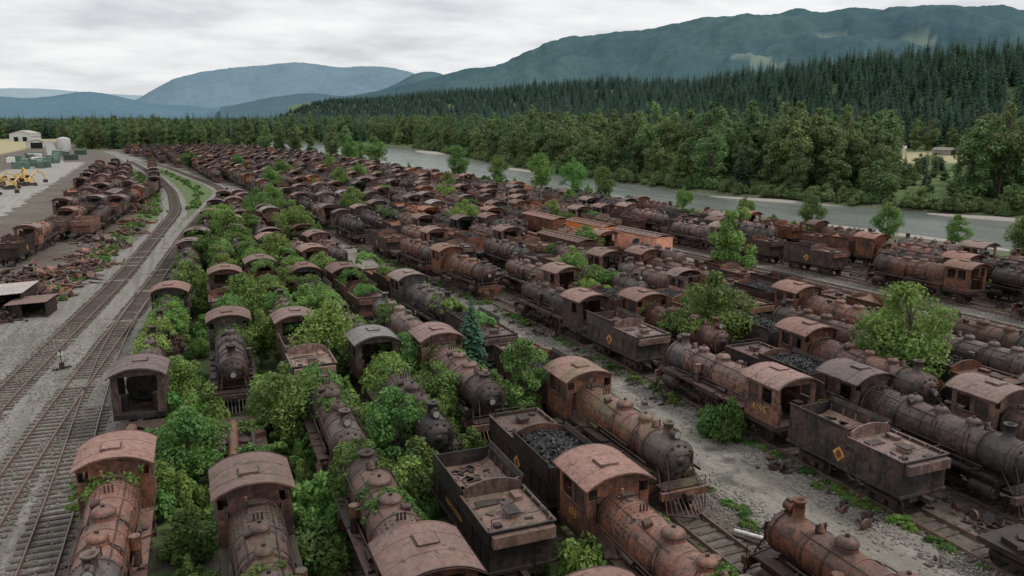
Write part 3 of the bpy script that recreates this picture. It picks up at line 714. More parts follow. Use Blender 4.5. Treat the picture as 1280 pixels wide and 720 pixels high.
def conifer_mesh(seed, H, W, levels, nb, leaf, jag=.3, parts=3):
    q = random.Random(seed); b = MB(); b.cyl((0, 0, -.3), (0, 0, H * .96), H * .008, .02, 6, 0)
    vs = []; fs = []
    for l in range(levels):
        t = l / levels; z = H * (.06 + .93 * t); R0 = W / 2 * (1 - t) ** .85 * (1 + q.uniform(-.12, .12)) + .12
        k = max(4, int(nb * (1 - t * .5)))
        for j in range(k):
            a = 6.28 * j / k + q.uniform(-.35, .35); rr = R0 * q.uniform(1 - jag, 1.1)
            ca, sa = math.cos(a), math.sin(a); wd = rr * q.uniform(.24, .38); dr = rr * q.uniform(.2, .5)
            for s_ in range(parts):
                u0, u1 = s_ / parts, min(1, (s_ + 1.25) / parts); w0 = wd * (1 - u0 * .5); i0 = len(vs)
                zz = z + q.uniform(-.1, .1); A = Vector((ca * rr * u0, sa * rr * u0, zz - dr * u0 ** 1.3)); C = Vector((ca * rr * u1, sa * rr * u1, zz - dr * u1 ** 1.3 - .02))
                S_ = Vector((-sa, ca, 0)) * w0
                vs += [A, (A + C) / 2 + S_ - Vector((0, 0, w0 * .5)), C, (A + C) / 2 - S_ - Vector((0, 0, w0 * .5))]
                fs += [(i0, i0 + 1, i0 + 2, i0 + 3)]
    b.add(vs, fs, 1); return b.mesh('conifer', [BARK, leaf])
def bush_mesh(seed, W, H, n, size, leaf=LEAF):
    q = random.Random(seed); cl = []
    for k in range(16):
        a = q.random() * 6.28; r = W / 2 * math.sqrt(q.random()) * .85; h = H * (1 - (2 * r / W) ** 2) * q.uniform(.45, .95)
        cl.append((r * math.cos(a), r * math.sin(a), max(.2, h), W * q.uniform(.08, .19)))
        if h > .8: cl.append((r * math.cos(a) * 1.05, r * math.sin(a) * 1.05, h * .45, W * .16))
    b = MB(); v, f = leaves(cl, n, size, .5); b.add(v, f, 1)
    for k in range(8): c = cl[k * 2 % len(cl)]; b.cyl((c[0] * .3, c[1] * .3, -.1), c[:3], .035, .012, 5, 0, cap=False)
    return b.mesh('bush', [BARK, leaf])
def vine_mesh(seed, n=2400, L=5.0, size=.105):
    q = random.Random(seed); b = MB(); cl = []; side = q.choice((-1, 1))
    for k in range(70):
        y = q.uniform(-L / 2, L / 2); a = q.gauss(side * .5 + .3 * math.sin(y * 1.3 + seed), .8); a = max(-2.4, min(2.4, a))
        rr = 1.14; x = rr * math.sin(max(-1.6, min(1.6, a))) + (.25 * side if abs(a) > 1.6 else 0)
        z = 1.12 * math.cos(a) if abs(a) < 1.57 else -(abs(a) - 1.57) * 1.9
        cl.append((x, y, z, q.uniform(.12, .36)))
    v, f = leaves(cl, n, size, .4); b.add(v, f, 0); return b.mesh('creeper', [LEAF])

def scatter(name, pts, meshes):
    col = bpy.data.collections.new(name + '_source')
    for i, me in enumerate(meshes):
        o = bpy.data.objects.new('%s_%02d' % (name, i), me); col.objects.link(o)
    me = bpy.data.meshes.new(name); me.from_pydata([p[:3] for p in pts], [], [])
    A = me.attributes.new('rot', 'FLOAT_VECTOR', 'POINT'); A.data.foreach_set('vector', np.array([p[3] for p in pts], dtype=np.float32).ravel())
    A = me.attributes.new('scl', 'FLOAT_VECTOR', 'POINT'); A.data.foreach_set('vector', np.array([p[4] for p in pts], dtype=np.float32).ravel())
    A = me.attributes.new('idx', 'INT', 'POINT'); A.data.foreach_set('value', np.array([p[5] for p in pts], dtype=np.int32))
    g = bpy.data.node_groups.new(name, 'GeometryNodeTree')
    g.interface.new_socket('Geometry', in_out='INPUT', socket_type='NodeSocketGeometry'); g.interface.new_socket('Geometry', in_out='OUTPUT', socket_type='NodeSocketGeometry')
    gi = g.nodes.new('NodeGroupInput'); go = g.nodes.new('NodeGroupOutput')
    ip = g.nodes.new('GeometryNodeInstanceOnPoints'); ci = g.nodes.new('GeometryNodeCollectionInfo')
    ci.inputs['Collection'].default_value = col; ci.inputs['Separate Children'].default_value = True; ci.inputs['Reset Children'].default_value = True
    def na(n, t):
        a = g.nodes.new('GeometryNodeInputNamedAttribute'); a.data_type = t; a.inputs['Name'].default_value = n; return a.outputs['Attribute']
    er = g.nodes.new('FunctionNodeEulerToRotation')
    g.links.new(na('rot', 'FLOAT_VECTOR'), er.inputs[0])
    g.links.new(gi.outputs[0], ip.inputs['Points']); g.links.new(ci.outputs[0], ip.inputs['Instance'])
    ip.inputs['Pick Instance'].default_value = True
    g.links.new(na('idx', 'INT'), ip.inputs['Instance Index']); g.links.new(er.outputs[0], ip.inputs['Rotation']); g.links.new(na('scl', 'FLOAT_VECTOR'), ip.inputs['Scale'])
    g.links.new(ip.outputs[0], go.inputs[0])
    o = obj(name, me); md = o.modifiers.new('scatter', 'NODES'); md.node_group = g; return o

bushes = [bush_mesh(1, 2.6, 2.0, 2600, .105), bush_mesh(2, 3.2, 2.8, 3400, .115), bush_mesh(3, 2.0, 1.3, 1700, .10), bush_mesh(4, 3.0, 1.2, 2600, .105)]
broad = [tree_mesh(10 + i, 5, 4.0, 6000, .105, LEAF, .15, 38, name='young_tree') for i in range(3)]
big = [tree_mesh(50 + i, 8.6, 7.2, 11000, .14, LEAF, .14, 74, name='young_tree', cs=.8) for i in range(2)]
slim = [tree_mesh(20 + i, 7.5, 3.5, 6500, .115, LEAF, .1, 40, 1.1, name='young_tree') for i in range(2)]
spruce = conifer_mesh(5, 6, 3.0, 34, 15, NEED2, .3, 4)
cott = [tree_mesh(30 + i, 20, 7.6 + i * 1.0, 3200, .40, LEAF2, .06, 44, 1.1, name='riverside_tree') for i in range(4)]
con = [conifer_mesh(40 + i, 25, 7.5 + i, 24, 10, NEED, .35, 2) for i in range(4)]
cottf = [remat(x, [BARK, LEAF_HAZE]) for x in cott]; conf = [remat(x, [BARK, NEED_HAZE]) for x in con]
pts = []
q = random.Random(5)
for k in range(940):
    y = q.uniform(20, 175) if k < 820 else q.uniform(20, 60)
    xl, xr = tab(LFT, y) + 1.5, 20.5 + tab(S, y)
    if xr < xl: continue
    mids = [ (row[i](y) + row[i + 1](y)) / 2 for i in range(1, 6)]
    x = q.choices(mids, [4.2, 4.2, 4, 3, 1.8])[0] + q.uniform(-.9, .9)
    dens = noise.noise(Vector((x * .15, y * .13, 2)))
    if dens < 0 and q.random() < .78: continue
    if y < 55 and x > 13 and q.random() < .5: continue
    s = q.uniform(.35, 1.0) * (1.0 + .9 * max(0, dens))
    pts.append((x, y, 0, (0, 0, q.random() * 6.28), (s * .8, s * .95, s * q.uniform(.7, 1.5)), q.randrange(4)))
for (x, y, z, s) in ((-2.6, 41.5, 1.5, .8), (-2.3, 46.5, 1.2, .8), (-1.6, 40, .3, 1.1), (-.9, 36, 0, 1.0), (-1., 30, 0, .8), (1.6, 38.5, 0, 1.3), (2.6, 41.5, 1.1, 1.0), (5., 36, 0, 1.4), (7., 37.4, .8, 1.0), (8.4, 36.5, 1.0, .9), (4.6, 33, 0, 1.2), (8.6, 46, 1.0, 1.1), (5.8, 49, 1.2, 1.2), (13.2, 47.5, .8, 1.1), (14.5, 44, 0, 1.2), (12.0, 51, 1.2, 1.1), (18.6, 19.3, .9, .8), (24.2, 34, 0, .4), (10, 36.5, .6, 1.1), (9.6, 42, .8, 1.1), (14, 39.5, .5, .9)):
    pts.append((x, y, z, (0, 0, q.random() * 6.28), (s, s, s), q.randrange(4)))
for k in range(760):
    y = 25 + 500 * q.random() ** 1.2; x = q.uniform(30 + tab(S, y), tab(NEAR, y) - 6)
    if noise.noise(Vector((x * .05, y * .03, 9))) < .03: continue
    if yard(x, y): j = round((x - 34.4 - tab(S, y)) / 4.8); x = 34.4 + 4.8 * j + tab(S, y)
    if 57 < x - tab(S, y) < 74 and y < 112: continue
    s = q.uniform(.4, 1.15); pts.append((x, y, 0, (0, 0, q.random() * 6.28), (s * .7, s, s * 1.4), q.randrange(4)))
for k in range(330):
    y = q.uniform(90, 330); x = tab(TRA, y) - q.uniform(3.5, 7) if q.random() < .6 else (tab(TRA, y) + tab(TRB, y)) / 2 + q.uniform(-1, 1)
    if y < 185 and x > tab(TRA, y): continue
    s = q.uniform(.25, .6); pts.append((x, y, 0, (0, 0, q.random() * 6.28), (s, s, s * .8), q.randrange(4)))
for k in range(300):
    y = 18 + 100 * q.random(); x = 27.6 + sh(y) + q.choice([-3.4, 2.9]) + q.uniform(-.5, .5)
    s = q.uniform(.1, .28); pts.append((x, y, 0, (0, 0, q.random() * 6.28), (s * 1.4, s * 1.4, s * .8), q.randrange(4)))
scatter('undergrowth', pts, bushes)
vp = []
vines = [vine_mesh(i) for i in range(5)]
def vine(i, y, s, z=2.62): vp.append((row[i](y), y, z, (0, 0, q.choice([0, 3.14])), (1.0, s, 1.0), q.randrange(5)))
for i, y, s in ((1, 37.5, .6), (1, 60, .9), (2, 25.5, .55), (2, 62, .8), (3, 35.0, .7), (3, 30.5, .5), (3, 44, 1.), (3, 48, .9), (4, 40.5, .45), (4, 48, .8), (4, 60, 1.), (5, 51, .8), (5, 20.0, .4), (3, 67, .9), (2, 72, 1.), (3, 78, 1.), (4, 70, 1.), (5, 64, .8), (6, 58, .8), (4, 55, .7)):
    vine(i, y, s)
for i, y in ((1, 45), (2, 42), (2, 46), (3, 52.5), (1, 41)): vp.append((row[i](y), y, 1.1, (0, 0, 1.57), (.8, 1, .7), q.randrange(5)))
for k in range(130):
    i = q.choices([1, 2, 3, 4, 5, 6], [3, 4, 4, 3, 3, 1])[0]; y = q.uniform(62, 150)
    if noise.noise(Vector((i * 2.2, y * .09, 7))) < -.05 or y > 104 and i not in (1, 3, 6): continue
    vine(i, y, q.uniform(.5, 1.1), 2.62 if q.random() < .75 else 3.3)
for k in range(170):
    y = q.uniform(45, 330); x0 = 32 + 4.8 * q.randrange(0, 9)
    if 57 < x0 < 74 and y < 112 or not yard(x0 + sh(y), y): continue
    if noise.noise(Vector((x0 * .06, y * .03, 3))) < .08: continue
    vp.append((x0 + sh(y), y, 2.6, (0, 0, q.choice([0, 3.14])), (1, q.uniform(.4, 1), 1), q.randrange(5)))
scatter('creeper_vines', vp, vines)
for me, x, y, s in ((slim[0], 57.4, 73, 1.4), (big[1], 39.2, 51.5, .86), (big[0], 44.6, 38.2, 1.0), (slim[1], 18.9, 43.5, .88), (broad[2], 9.5, 57.5, 1.3),
                    (broad[1], 9.6, 39.6, 1.05), (broad[0], 4.9, 46.5, 1.05), (broad[2], -.6, 43, .9), (broad[0], 13.9, 45.5, .9), (broad[1], 5.9, 112, 1.5), (slim[0], 3.6, 92, .85),
                    (broad[2], 10.2, 96, 1.3), (broad[0], 14.9, 118, 1.6), (broad[1], .2, 83, 1.15), (broad[2], 4.9, 76, 1.1), (slim[1], 60.4, 127, .8), (broad[0], 40.2, 79, 1.05), (broad[2], 39.2, 72, .9),
                    (broad[1], 30, 150, 1.4), (broad[0], 13, 150, 1.5), (broad[2], 49.6, 94, 1.1), (slim[0], 10, 128, .9), (broad[0], 43.2, 124, 1.3), (broad[1], 38, 205, 1.5), (broad[2], 17, 165, 1.4),
                    (broad[0], 54, 168, 1.2), (broad[1], 73, 145, 1.1), (broad[2], 22, 215, 1.5), (broad[1], -1.2, 70, .9), (slim[0], 9.6, 82, .8), (broad[0], 14, 88, 1.0), (broad[2], 6, 132, 1.3), (broad[0], 3, 104, 1.2), (broad[1], 62, 190, 1.3), (broad[2], 30, 260, 1.5), (broad[0], 50, 240, 1.4), (slim[1], 9.5, 70, .75), (broad[1], 13.8, 53, .9), (broad[2], -.8, 55, .8), (broad[0], 5, 63, .95), (broad[1], 52, 300, 1.4), (broad[2], 20, 300, 1.5), (broad[0], 5, 340, 1.6)):
    obj('young_tree', me, (x, y, 0), R.random() * 6.28, s)
obj('spruce_tree', spruce, (18.7, 52.5, 0), 0, 1.15); obj('spruce_tree', spruce, (59.2, 76, 0), 1, .8)
for y, s, d in ((86, 1.0, 7), (97, 1.2, 8), (112, 1.2, 8), (128, .9, 8), (146, 1.0, 8), (176, 1.6, 8), (192, 1.9, 7), (207, 2.1, 8), (236, 1.7, 7), (74, 1.4, 9), (262, 2.2, 8), (64, 1.6, 10), (68, 1.3, 14), (330, 2.4, 14), (350, 2.4, 20), (366, 2.0, 12)):
    obj('riverbank_tree', R.choice(broad), (tab(NEAR, y) - d, y, 0), R.random() * 6, s)
for x, y, s in ((84, 430, .85), (79, 442, .8), (76, 428, .7), (80, 452, .85), (62, 470, .8), (56, 478, .75), (66, 486, .85), (50, 490, .75), (58, 500, .8), (70, 462, .6), (44, 505, .7), (28, 520, .6), (36, 515, .65)):
    obj('riverbank_tree', R.choice(cott), (x, y, 0), R.random() * 6, (s * 1.25, s * 1.25, s))
fp = []
q = random.Random(9)
r = 130.
while r < 4200:
    st = 6.2 + r * .0072; az = -26.
    da = math.degrees(st / r)
    while az < 72:
        a = math.radians(az + q.uniform(-.45, .45) * da); rr = r + q.uniform(-.45, .45) * st; az += da
        x, y = rr * math.sin(a), rr * math.cos(a)
        if y < -20: continue
        n_, f_ = tab(NEAR, y), tab(FAR, y); kind = None; hs = 1
        if y < 800 and n_ - 4 < x < f_ + 3: continue
        if x >= f_ + 3 and y < 800:
            d = x - f_
            if d < 95: kind = 'D' if q.random() < .88 else 'C'; hs = q.uniform(.6, 1.2) * (1 + .25 * noise.noise(Vector((x * .02, y * .02, 5)))) * (.4 if d < 7 else .75 if d < 12 else 1)
            elif x < 400: kind = 'D' if q.random() < .45 else 'C'; hs = q.uniform(.6, 1.)
            else: kind = 'C'; hs = q.uniform(.6, 1.2)
            if ((x - 335) / 62) ** 2 + ((y - 290) / 58) ** 2 < 1: continue
            ra = x / max(y, 1)
            if 1.10 < ra < 1.30 and x < 335 and d > 3:
                hs *= .3
                if q.random() < .4: continue
            elif ra > 1.33 and d < 40: hs *= 1.2
        elif y >= 800: kind = 'C' if (x > 350 or q.random() < .5) else 'D'; hs = q.uniform(.7, 1.15)
        elif x < n_ - 4 and y > 600 + 20 * noise.noise(Vector((x * .02, 0, 0))):
            if x < -60 - (y - 600) * .1 and y < 760: continue
            kind = 'D' if q.random() < .75 else 'C'; hs = q.uniform(.6, 1.2)
        elif x < -130 and y > 300 and q.random() < .05: kind = 'D'; hs = .6
        else: continue
        if x < -90 and 420 < y < 950: continue
        if x > 760 and y < 2500: continue
        if y < 800 and x < 400: w = q.uniform(.85, 1.15)
        else: w = (1 + r / 3000) * q.uniform(.9, 1.15)
        far = rr + q.uniform(-250, 250) > 1000
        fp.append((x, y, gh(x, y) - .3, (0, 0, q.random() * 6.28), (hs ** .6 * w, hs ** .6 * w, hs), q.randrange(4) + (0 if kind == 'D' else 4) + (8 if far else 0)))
    r += st * .95
scatter('forest', fp, cott + con + cottf + conf)
bp = []
for k in range(900):
    y = q.uniform(50, 560); side = q.random() < .35
    x = tab(NEAR, y) - q.uniform(5, 18) if side else tab(FAR, y) + q.uniform(2, 6)
    if side and q.random() < .6: continue
    s = q.uniform(.4, .9) if side else q.uniform(.7, 2.0); bp.append((x, y, gh(x, y) - .1, (0, 0, q.random() * 6.28), (s, s, s), q.randrange(4)))
scatter('riverbank_shrubs', bp, [remat(x, [BARK, LEAF2]) for x in bushes])

# ------------------------------------------------------------------ scrap
def scrap(seed, n, W, Ht, mats):
    q = random.Random(seed); b = MB()
    for k in range(n):
        x, y = q.gauss(0, W / 3), q.gauss(0, W / 3); z = max(.06, Ht * (1 - (x * x + y * y) / (W * W / 3)) * q.random())
        rot = Matrix.Rotation(q.uniform(-.6, .6), 3, 'X') @ Matrix.Rotation(q.random() * 6.28, 3, 'Z'); m_ = q.choice([0, 1, 2, 3, 1, 0]); t = q.random()
        if t < .4: b.box(x, y, z, q.uniform(.1, .8), q.uniform(.3, 1.5), q.uniform(.03, .1), m_, rot)
        elif t < .6: b.box(x, y, z, q.uniform(.15, .5), q.uniform(.2, .7), q.uniform(.15, .4), m_, rot)
        elif t < .88:
            d = rot @ Vector((q.uniform(.4, 1.4), 0, q.uniform(-.2, .2))); c = Vector((x, y, z + .1)); b.cyl(c - d, c + d, q.uniform(.03, .12), None, 8, m_)
        else:
            d = rot @ Vector((0, .08, .02)); c = Vector((x, y, z + .2)); b.cyl(c - d, c + d, q.uniform(.2, .45), None, 14, m_)
    return b.mesh('scrap_pile', mats)
scr = [scrap(i, 80, 4, .9, [RB, RD, RO, BK]) for i in range(3)]; scs = [scrap(20 + i, 8, 1.6, .12, [RD, RD, RB, BK]) for i in range(4)]
q = random.Random(12)
for x, y, s in ((-15, 97, 1.3), (-18.5, 101, 1.2), (-13.5, 103, 1.1), (-21, 108, 1.3), (-15, 110, 1.3), (-11.5, 118, 1.2), (-24, 100, 1.1), (-12.5, 126, 1.2), (-10, 135, 1.1), (-17, 89, .9), (-13, 143, 1.3), (-8, 150, 1.1), (-8, 165, 1.2), (-30, 130, 1.), (-26, 118, 1.2), (-7, 185, 1.3), (-9, 205, 1.3), (-36, 150, 1), (-22, 95, 1.1), (-18, 115, 1.2), (-12, 110, 1)):
    obj('scrap_pile', q.choice(scr), (x, y, 0), q.random() * 6, s)
dp = []
for k in range(1100):
    y = 14 + 150 * q.random() ** 1.3; x0 = q.choice([-.6, 4.8, 9.5, 14, 19, 30, 34.4, 39.2, 44, 48.8, 53.6, 78, 82.8, 34.4])
    x = x0 + tab(S, y) * (1 if x0 > 20 else .0) + q.uniform(-.7, .7)
    if x0 < 20 and y > 90: continue
    s = q.uniform(.35, .8); dp.append((x, y, 0, (0, 0, q.random() * 6.28), (s, s, s), q.randrange(4)))
scatter('scattered_debris', dp, scs)
def stone(seed):
    q = random.Random(seed); b = MB()
    for k in range(26):
        s = q.uniform(.03, .1); b.box(q.gauss(0, .7), q.gauss(0, .7), s * .3, s, s * 1.3, s * .8, 0, Matrix.Rotation(q.random() * 3, 3, (q.random(), q.random(), 1)))
    return b.mesh('stones', [STN])
sp_ = []
for k in range(1600):
    y = 14 + 70 * q.random(); x = q.choice([tab(TRB, y) + q.uniform(-10, 4), 27.6 + sh(y) + q.choice([-3, 2.4]) + q.uniform(-.9, .9), 68 + q.uniform(-6, 6)])
    sp_.append((x, y, .01, (0, 0, q.random() * 6.28), (1, 1, 1), q.randrange(3)))
scatter('loose_stones', sp_, [stone(i) for i in range(3)])

def shed(x, y, w, l, h, rz, roofm):
    e = bpy.data.objects.new('scrapyard_shed', None); scene.collection.objects.link(e); e.location = (x, y, 0); e.rotation_euler = (0, 0, rz)
    b = MB()
    for sx in (-1, 1): b.box(sx * w / 2, 0, h / 2, .1, l, h, 0)
    b.box(0, l / 2 - .05, h / 2, w - .2, .1, h, 0); b.box(-w * .32, -l / 2 + .05, h / 2, w * .3, .1, h, 0)
    obj('walls', b.mesh('walls', [RD]), parent=e)
    b = MB(); n = int(w / .16)
    for k in range(n):
        xx = -w / 2 - .3 + (w + .6) * k / n; b.box(xx, 0, h + .12 + .02 * (k % 2) + .05 * xx, (w + .6) / n, l + .6, .05, 0)
    obj('roof', b.mesh('roof', [roofm]), parent=e)
shed(-17.5, 94, 5, 6, 1.9, -.1, WR); shed(-20, 88, 4, 4, 1.6, .1, RR); shed(-14.2, 90, 3.2, 3.4, 1.4, -.15, RR)
def wheelset():
    b = MB(); b.cyl((-1, 0, .5), (1, 0, .5), .09, None, 10, 1)
    for sx in (-1, 1): b.lathe((sx * .74, 0, .5), 'x', [(0, -.07), (.42, -.07), (.5, -.07), (.54, -.05), (.54, -.03), (.5, .07), (.4, .04), (0, .06)], 24, 0, False)
    return b.mesh('wheelset', [RB, RD])
ws = wheelset()
for x, y in ((-30, 150), (-29, 152.5), (-31, 155), (-28.5, 147), (25.0, 22), (-22, 84)): obj('railway_wheelset', ws, (x, y, .0), q.random() * 3)
b = MB(); b.box(0, 0, .12, 1.3, .3, .12, 0); b.box(0, 0, .35, .3, .3, .4, 0); b.cyl((0, 0, .5), (0, 0, 1.45), .035, None, 8, 0); b.cyl((0, 0, .5), (.65, 0, .75), .03, None, 6, 0)
b.box(0, 0, 1.3, .42, .03, .32, 1); b.lathe((0, 0, 1.45), 'z', [(.09, 0), (.09, .15), (0, .2)], 10, 0); b.box(.66, 0, .76, .12, .08, .08, 1)
obj('switch_stand', b.mesh('switch_stand', [BK, WH]), (-9.4, 68.5, .01), .5)
b = MB(); b.cyl((-1.6, 0, .16), (1.6, .3, .16), .1, None, 10, 0); b.cyl((-1.2, .8, .12), (2.1, .6, .12), .08, None, 10, 1); b.cyl((-1, -.5, .2), (.6, -.9, .2), .16, None, 10, 1)
obj('discarded_pipes', b.mesh('discarded_pipes', [WH, RD]), (23.9, 26.5, 0), 2.1)
def excavator():
    b = MB()
    for sx in (-1, 1):
        b.box(sx * 1.1, 0, .45, .55, 3.2, .6, 1)
        for s in (-1, 1): b.cyl((sx * .83, s * 1.6, .45), (sx * 1.38, s * 1.6, .45), .32, None, 12, 1)
    b.cyl((0, 0, .7), (0, 0, 1.05), .7, None, 14, 1); b.box(0, -.4, 1.55, 2.5, 2.9, .95, 0); b.box(-.75, .55, 2.2, .95, 1.3, 1.5, 0); b.box(-.75, .6, 2.35, 1.0, 1.1, .8, 2); b.box(0, -1.6, 1.6, 2.53, .5, 1.1, 1)
    b.cyl((.2, .8, 1.9), (.2, 3.0, 4.0), .28, .2, 8, 0); b.cyl((.2, 3.0, 4.0), (.2, 5.0, 3.0), .22, .16, 8, 0); b.cyl((.2, 5.0, 3.0), (.2, 5.5, 1.4), .18, .12, 8, 0); b.box(.2, 5.4, .95, .9, .8, .8, 1); b.cyl((.2, 1.2, 1.8), (.2, 2.4, 3.1), .08, None, 6, 2)
    return b.mesh('excavator', [YE, RD, HOLE])
ex = excavator()
for x, y in ((-43, 262), (-46, 250), (-41, 274), (-48, 268), (-44, 240), (-50, 285), (-45, 292)): obj('excavator', ex, (x, y, .02), q.random() * 6, 1.1)
b = MB(); b.box(0, 0, 1.4, 2.5, 6, 2.5, 0)
for k in range(22):
    for sx in (-1, 1): b.box(sx * 1.27, -2.9 + k * .277, 1.4, .05, .1, 2.3, 0)
for sx in (-1, 1):
    for sy in (-1, 1): b.box(sx * 1.2, sy * 3.0, 1.4, .18, .12, 2.72, 0)
b.box(0, 3.03, 1.4, 1.9, .04, 2.2, 0); cg = b.mesh('shipping_container', [GN_])
cw = remat(cg, [WH]); co = remat(cg, [RB])
for k in range(26):
    obj('shipping_container', q.choice([cg, cg, cw, co, cg]), (-58 + q.uniform(-12, 14), 430 + q.uniform(-60, 80), .02), q.choice([0, 1.57, .3]))
def warehouse(x, y, w, l, h, rz, wall):
    e = bpy.data.objects.new('warehouse', None); scene.collection.objects.link(e); e.location = (x, y, 0); e.rotation_euler = (0, 0, rz)
    b = MB(); b.box(0, 0, h / 2, w, l, h, 0); b.prism([(-w / 2, h), (w / 2, h), (0, h + w * .14)], -l / 2 + .01, l / 2 - .01, 0); obj('walls', b.mesh('walls', [wall]), parent=e)
    b = MB(); s = w / 2 + .4
    b.prism([(-s, h + .0), (0, h + w * .14 + .25), (s, h), (s, h - .1), (0, h + w * .14 + .1), (-s, h - .1)], -l / 2 - .4, l / 2 + .4, 0); obj('roof', b.mesh('roof', [WR]), parent=e)
    b = MB(); b.box(-w * .2, -l / 2 - .03, 2, 3.6, .06, 4, 0); b.box(w * .2, -l / 2 - .03, 2, 3.6, .06, 4, 0)
    for k in range(6): b.box(w / 2 + .02, -l / 2 + l * (k + .5) / 6, h * .6, .06, 1.6, 1.1, 0)
    obj('doors_and_windows', b.mesh('doors', [HOLE]), parent=e)
warehouse(-165, 900, 22, 34, 8, .2, WH); warehouse(-125, 860, 18, 24, 7, -.2, WH); warehouse(-205, 880, 30, 40, 8, .1, WR); warehouse(-88, 640, 9, 12, 4.5, .3, WH); warehouse(350, 318, 8, 12, 4.5, .8, WH); warehouse(366, 300, 7, 9, 4, .3, WR)
b = MB(); b.lathe((0, 0, 0), 'z', [(4, 0), (4, 7), (3.9, 7.1), (2, 8), (0, 8.3)], 28, 0)
for k in range(4): b.lathe((0, 0, 1.5 + k * 1.7), 'z', [(4, 0), (4.05, .02), (4.05, .1), (4, .12)], 28, 0)
obj('storage_tank', b.mesh('storage_tank', [WH]), (-66, 600, 0))

# ------------------------------------------------------------------ mountains
def mountain(name, prof, r1, r2, r3, cols, amp, seed, clear=()):
    a0, a1 = prof[0][0], prof[-1][0]; na_, nr = int((a1 - a0) / .15), 90; vs = []; cc = []
    for j in range(nr + 1):
        t = j / nr
        for i in range(na_ + 1):
            az = a0 + (a1 - a0) * i / na_; rr = r1 + (r3 - r1) * t; a = math.radians(az)
            tr = (r2 - r1) / (r3 - r1); e = sum(tab(prof, az + d) for d in (-.7, 0, .7)) / 3 * .955; H = 19 + r2 * math.cos(a - math.radians(22.6)) * e
            k = sst(0, 1, t / tr) ** .8 if t < tr else 1 - .8 * sst(tr, 1, t)
            x, y = rr * math.sin(a), rr * math.cos(a)
            nn = noise.fractal(Vector((x / r2 * 14, y / r2 * 14, seed)), 1, 2.1, 6) * amp
            rg_ = (1 - abs(noise.noise(Vector((az * .35 + t, t * 2.2, seed + 5))))) - .75
            fade = 1 - max(0, 1 - abs(t - tr) / .2) * .85
            z = H * k + H * (nn + .5 * rg_ * amp) * fade * min(1, t * 4) + r2 * .0005 * noise.noise(Vector((az * 6, t * 40, seed)))
            vs.append((x, y, z - 4))
            cl = 0
            for ca_, ct, wa, wt in clear:
                if ((az - ca_) / wa) ** 2 + ((t / tr - ct) / wt) ** 2 < 1 + .6 * noise.noise(Vector((az * 2, t * 60, 1))): cl = 1
            cc.append((cl, cl, cl, 1))
    n = na_ + 1; fs = [(j * n + i, j * n + i + 1, (j + 1) * n + i + 1, (j + 1) * n + i) for j in range(nr) for i in range(na_)]
    me = bpy.data.meshes.new(name); me.from_pydata(vs, [], fs); me.polygons.foreach_set('use_smooth', [True] * len(fs))
    ca = me.color_attributes.new('clearing', 'FLOAT_COLOR', 'POINT'); ca.data.foreach_set('color', np.array(cc, dtype=np.float32).ravel())
    m, nt, p, o = new_mat(name + '_hazed_forest'); tc = N(nt, 'ShaderNodeTexCoord').outputs['Object']  # distance haze is painted into cols as paler, bluer base colours
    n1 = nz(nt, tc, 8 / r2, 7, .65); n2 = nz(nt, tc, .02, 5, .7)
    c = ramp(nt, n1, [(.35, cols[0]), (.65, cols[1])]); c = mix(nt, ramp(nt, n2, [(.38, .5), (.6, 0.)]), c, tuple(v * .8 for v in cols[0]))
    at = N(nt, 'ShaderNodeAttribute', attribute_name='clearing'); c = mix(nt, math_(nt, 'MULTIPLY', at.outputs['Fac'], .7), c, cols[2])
    nt.links.new(c, p.inputs['Base Color']); p.inputs['Roughness'].default_value = 1; p.inputs['Specular IOR Level'].default_value = 0
    bump(nt, p, n2, .7, 16); me.materials.append(m); obj(name, me)
E = lambda l: [(a, (150 - y) / 1000) for a, y in l]
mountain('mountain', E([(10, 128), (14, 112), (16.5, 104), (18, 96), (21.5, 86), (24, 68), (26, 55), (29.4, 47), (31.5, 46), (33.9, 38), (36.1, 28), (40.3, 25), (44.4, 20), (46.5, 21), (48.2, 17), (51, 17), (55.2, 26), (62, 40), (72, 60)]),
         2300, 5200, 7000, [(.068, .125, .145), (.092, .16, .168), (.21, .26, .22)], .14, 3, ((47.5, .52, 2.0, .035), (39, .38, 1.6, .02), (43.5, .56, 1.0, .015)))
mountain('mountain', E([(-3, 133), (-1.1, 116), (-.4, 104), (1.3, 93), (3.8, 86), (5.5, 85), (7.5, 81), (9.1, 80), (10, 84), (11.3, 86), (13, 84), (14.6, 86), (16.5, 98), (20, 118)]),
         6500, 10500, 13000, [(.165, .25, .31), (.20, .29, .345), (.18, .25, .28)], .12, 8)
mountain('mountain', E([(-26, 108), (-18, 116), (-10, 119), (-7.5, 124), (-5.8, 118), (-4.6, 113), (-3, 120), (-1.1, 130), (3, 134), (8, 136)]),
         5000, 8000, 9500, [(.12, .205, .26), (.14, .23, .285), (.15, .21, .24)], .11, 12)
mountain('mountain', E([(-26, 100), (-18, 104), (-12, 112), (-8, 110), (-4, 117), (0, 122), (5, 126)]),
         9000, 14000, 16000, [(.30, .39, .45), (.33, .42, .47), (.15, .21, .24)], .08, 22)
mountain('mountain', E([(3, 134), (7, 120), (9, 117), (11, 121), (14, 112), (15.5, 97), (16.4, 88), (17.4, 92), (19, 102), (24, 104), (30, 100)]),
         3500, 6400, 7800, [(.09, .155, .185), (.11, .18, .205), (.13, .18, .17)], .12, 17)

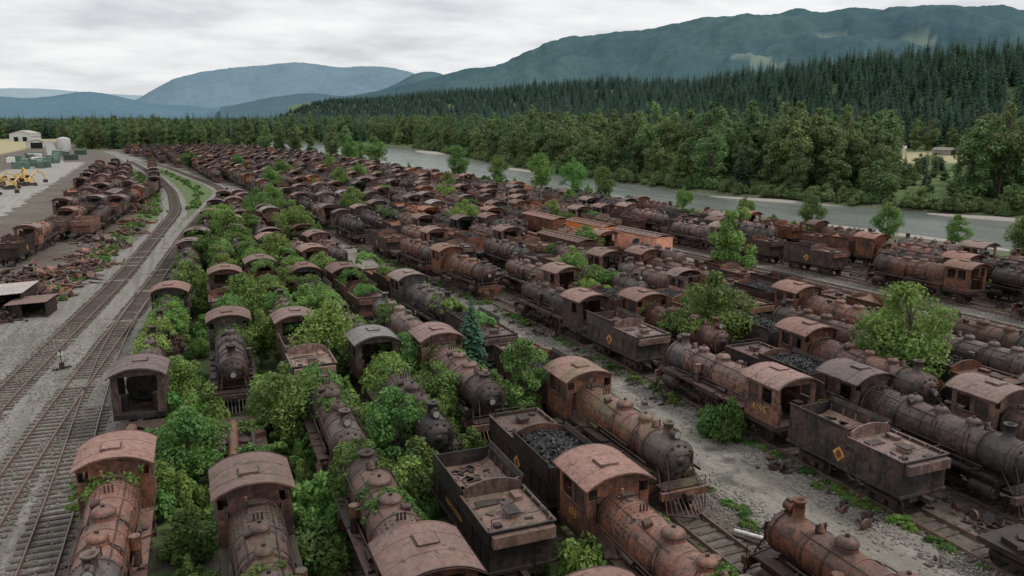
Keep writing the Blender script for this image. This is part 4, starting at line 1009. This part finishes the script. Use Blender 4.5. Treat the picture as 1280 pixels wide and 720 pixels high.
# ------------------------------------------------------------------ world, sun, camera
w = bpy.data.worlds.new('World'); scene.world = w; w.use_nodes = True; nt = w.node_tree; nt.nodes.clear()
out = N(nt, 'ShaderNodeOutputWorld'); bg = N(nt, 'ShaderNodeBackground'); nt.links.new(bg.outputs[0], out.inputs[0])
sky = N(nt, 'ShaderNodeTexSky'); sky.sky_type = 'NISHITA'; sky.sun_disc = False; sky.sun_elevation = math.radians(50); sky.sun_rotation = math.radians(-60)
tcn = N(nt, 'ShaderNodeTexCoord').outputs['Generated']; sx = N(nt, 'ShaderNodeSeparateXYZ'); nt.links.new(tcn, sx.inputs[0])
den = math_(nt, 'ADD', math_(nt, 'MAXIMUM', sx.outputs[2], 0.), .12)
cb = N(nt, 'ShaderNodeCombineXYZ'); nt.links.new(math_(nt, 'DIVIDE', sx.outputs[0], den), cb.inputs[0]); nt.links.new(math_(nt, 'DIVIDE', sx.outputs[1], den), cb.inputs[1])
cl = nz(nt, cb.outputs[0], 1.3, 7, .55)
cc = ramp(nt, cl, [(.34, (.63, .645, .67)), (.45, (.77, .78, .80)), (.55, (.90, .90, .905)), (.66, (.99, .99, .985))])
cc = mix(nt, ramp(nt, sx.outputs[2], [(.0, .6), (.10, 0.)]), cc, (.86, .88, .90))
sk = mix(nt, 1., sky.outputs[0], (.1, .1, .1), 'MULTIPLY')
fin = mix(nt, .93, sk, cc); nt.links.new(fin, bg.inputs[0]); bg.inputs[1].default_value = 1.0
sun = bpy.data.lights.new('sun', 'SUN'); sun.energy = 1.5; sun.angle = math.radians(12); sun.color = (1, .95, .88)
so = bpy.data.objects.new('sun', sun); scene.collection.objects.link(so); so.rotation_euler = (math.radians(40), 0, math.radians(60))
cam = bpy.data.cameras.new('camera'); cam.lens = 28.125; cam.clip_end = 40000; cam.clip_start = .5
co_ = bpy.data.objects.new('camera', cam); scene.collection.objects.link(co_); co_.location = (0, 0, 19)
co_.rotation_euler = (math.radians(90 - 11.86), 0, math.radians(-22.6)); scene.camera = co_
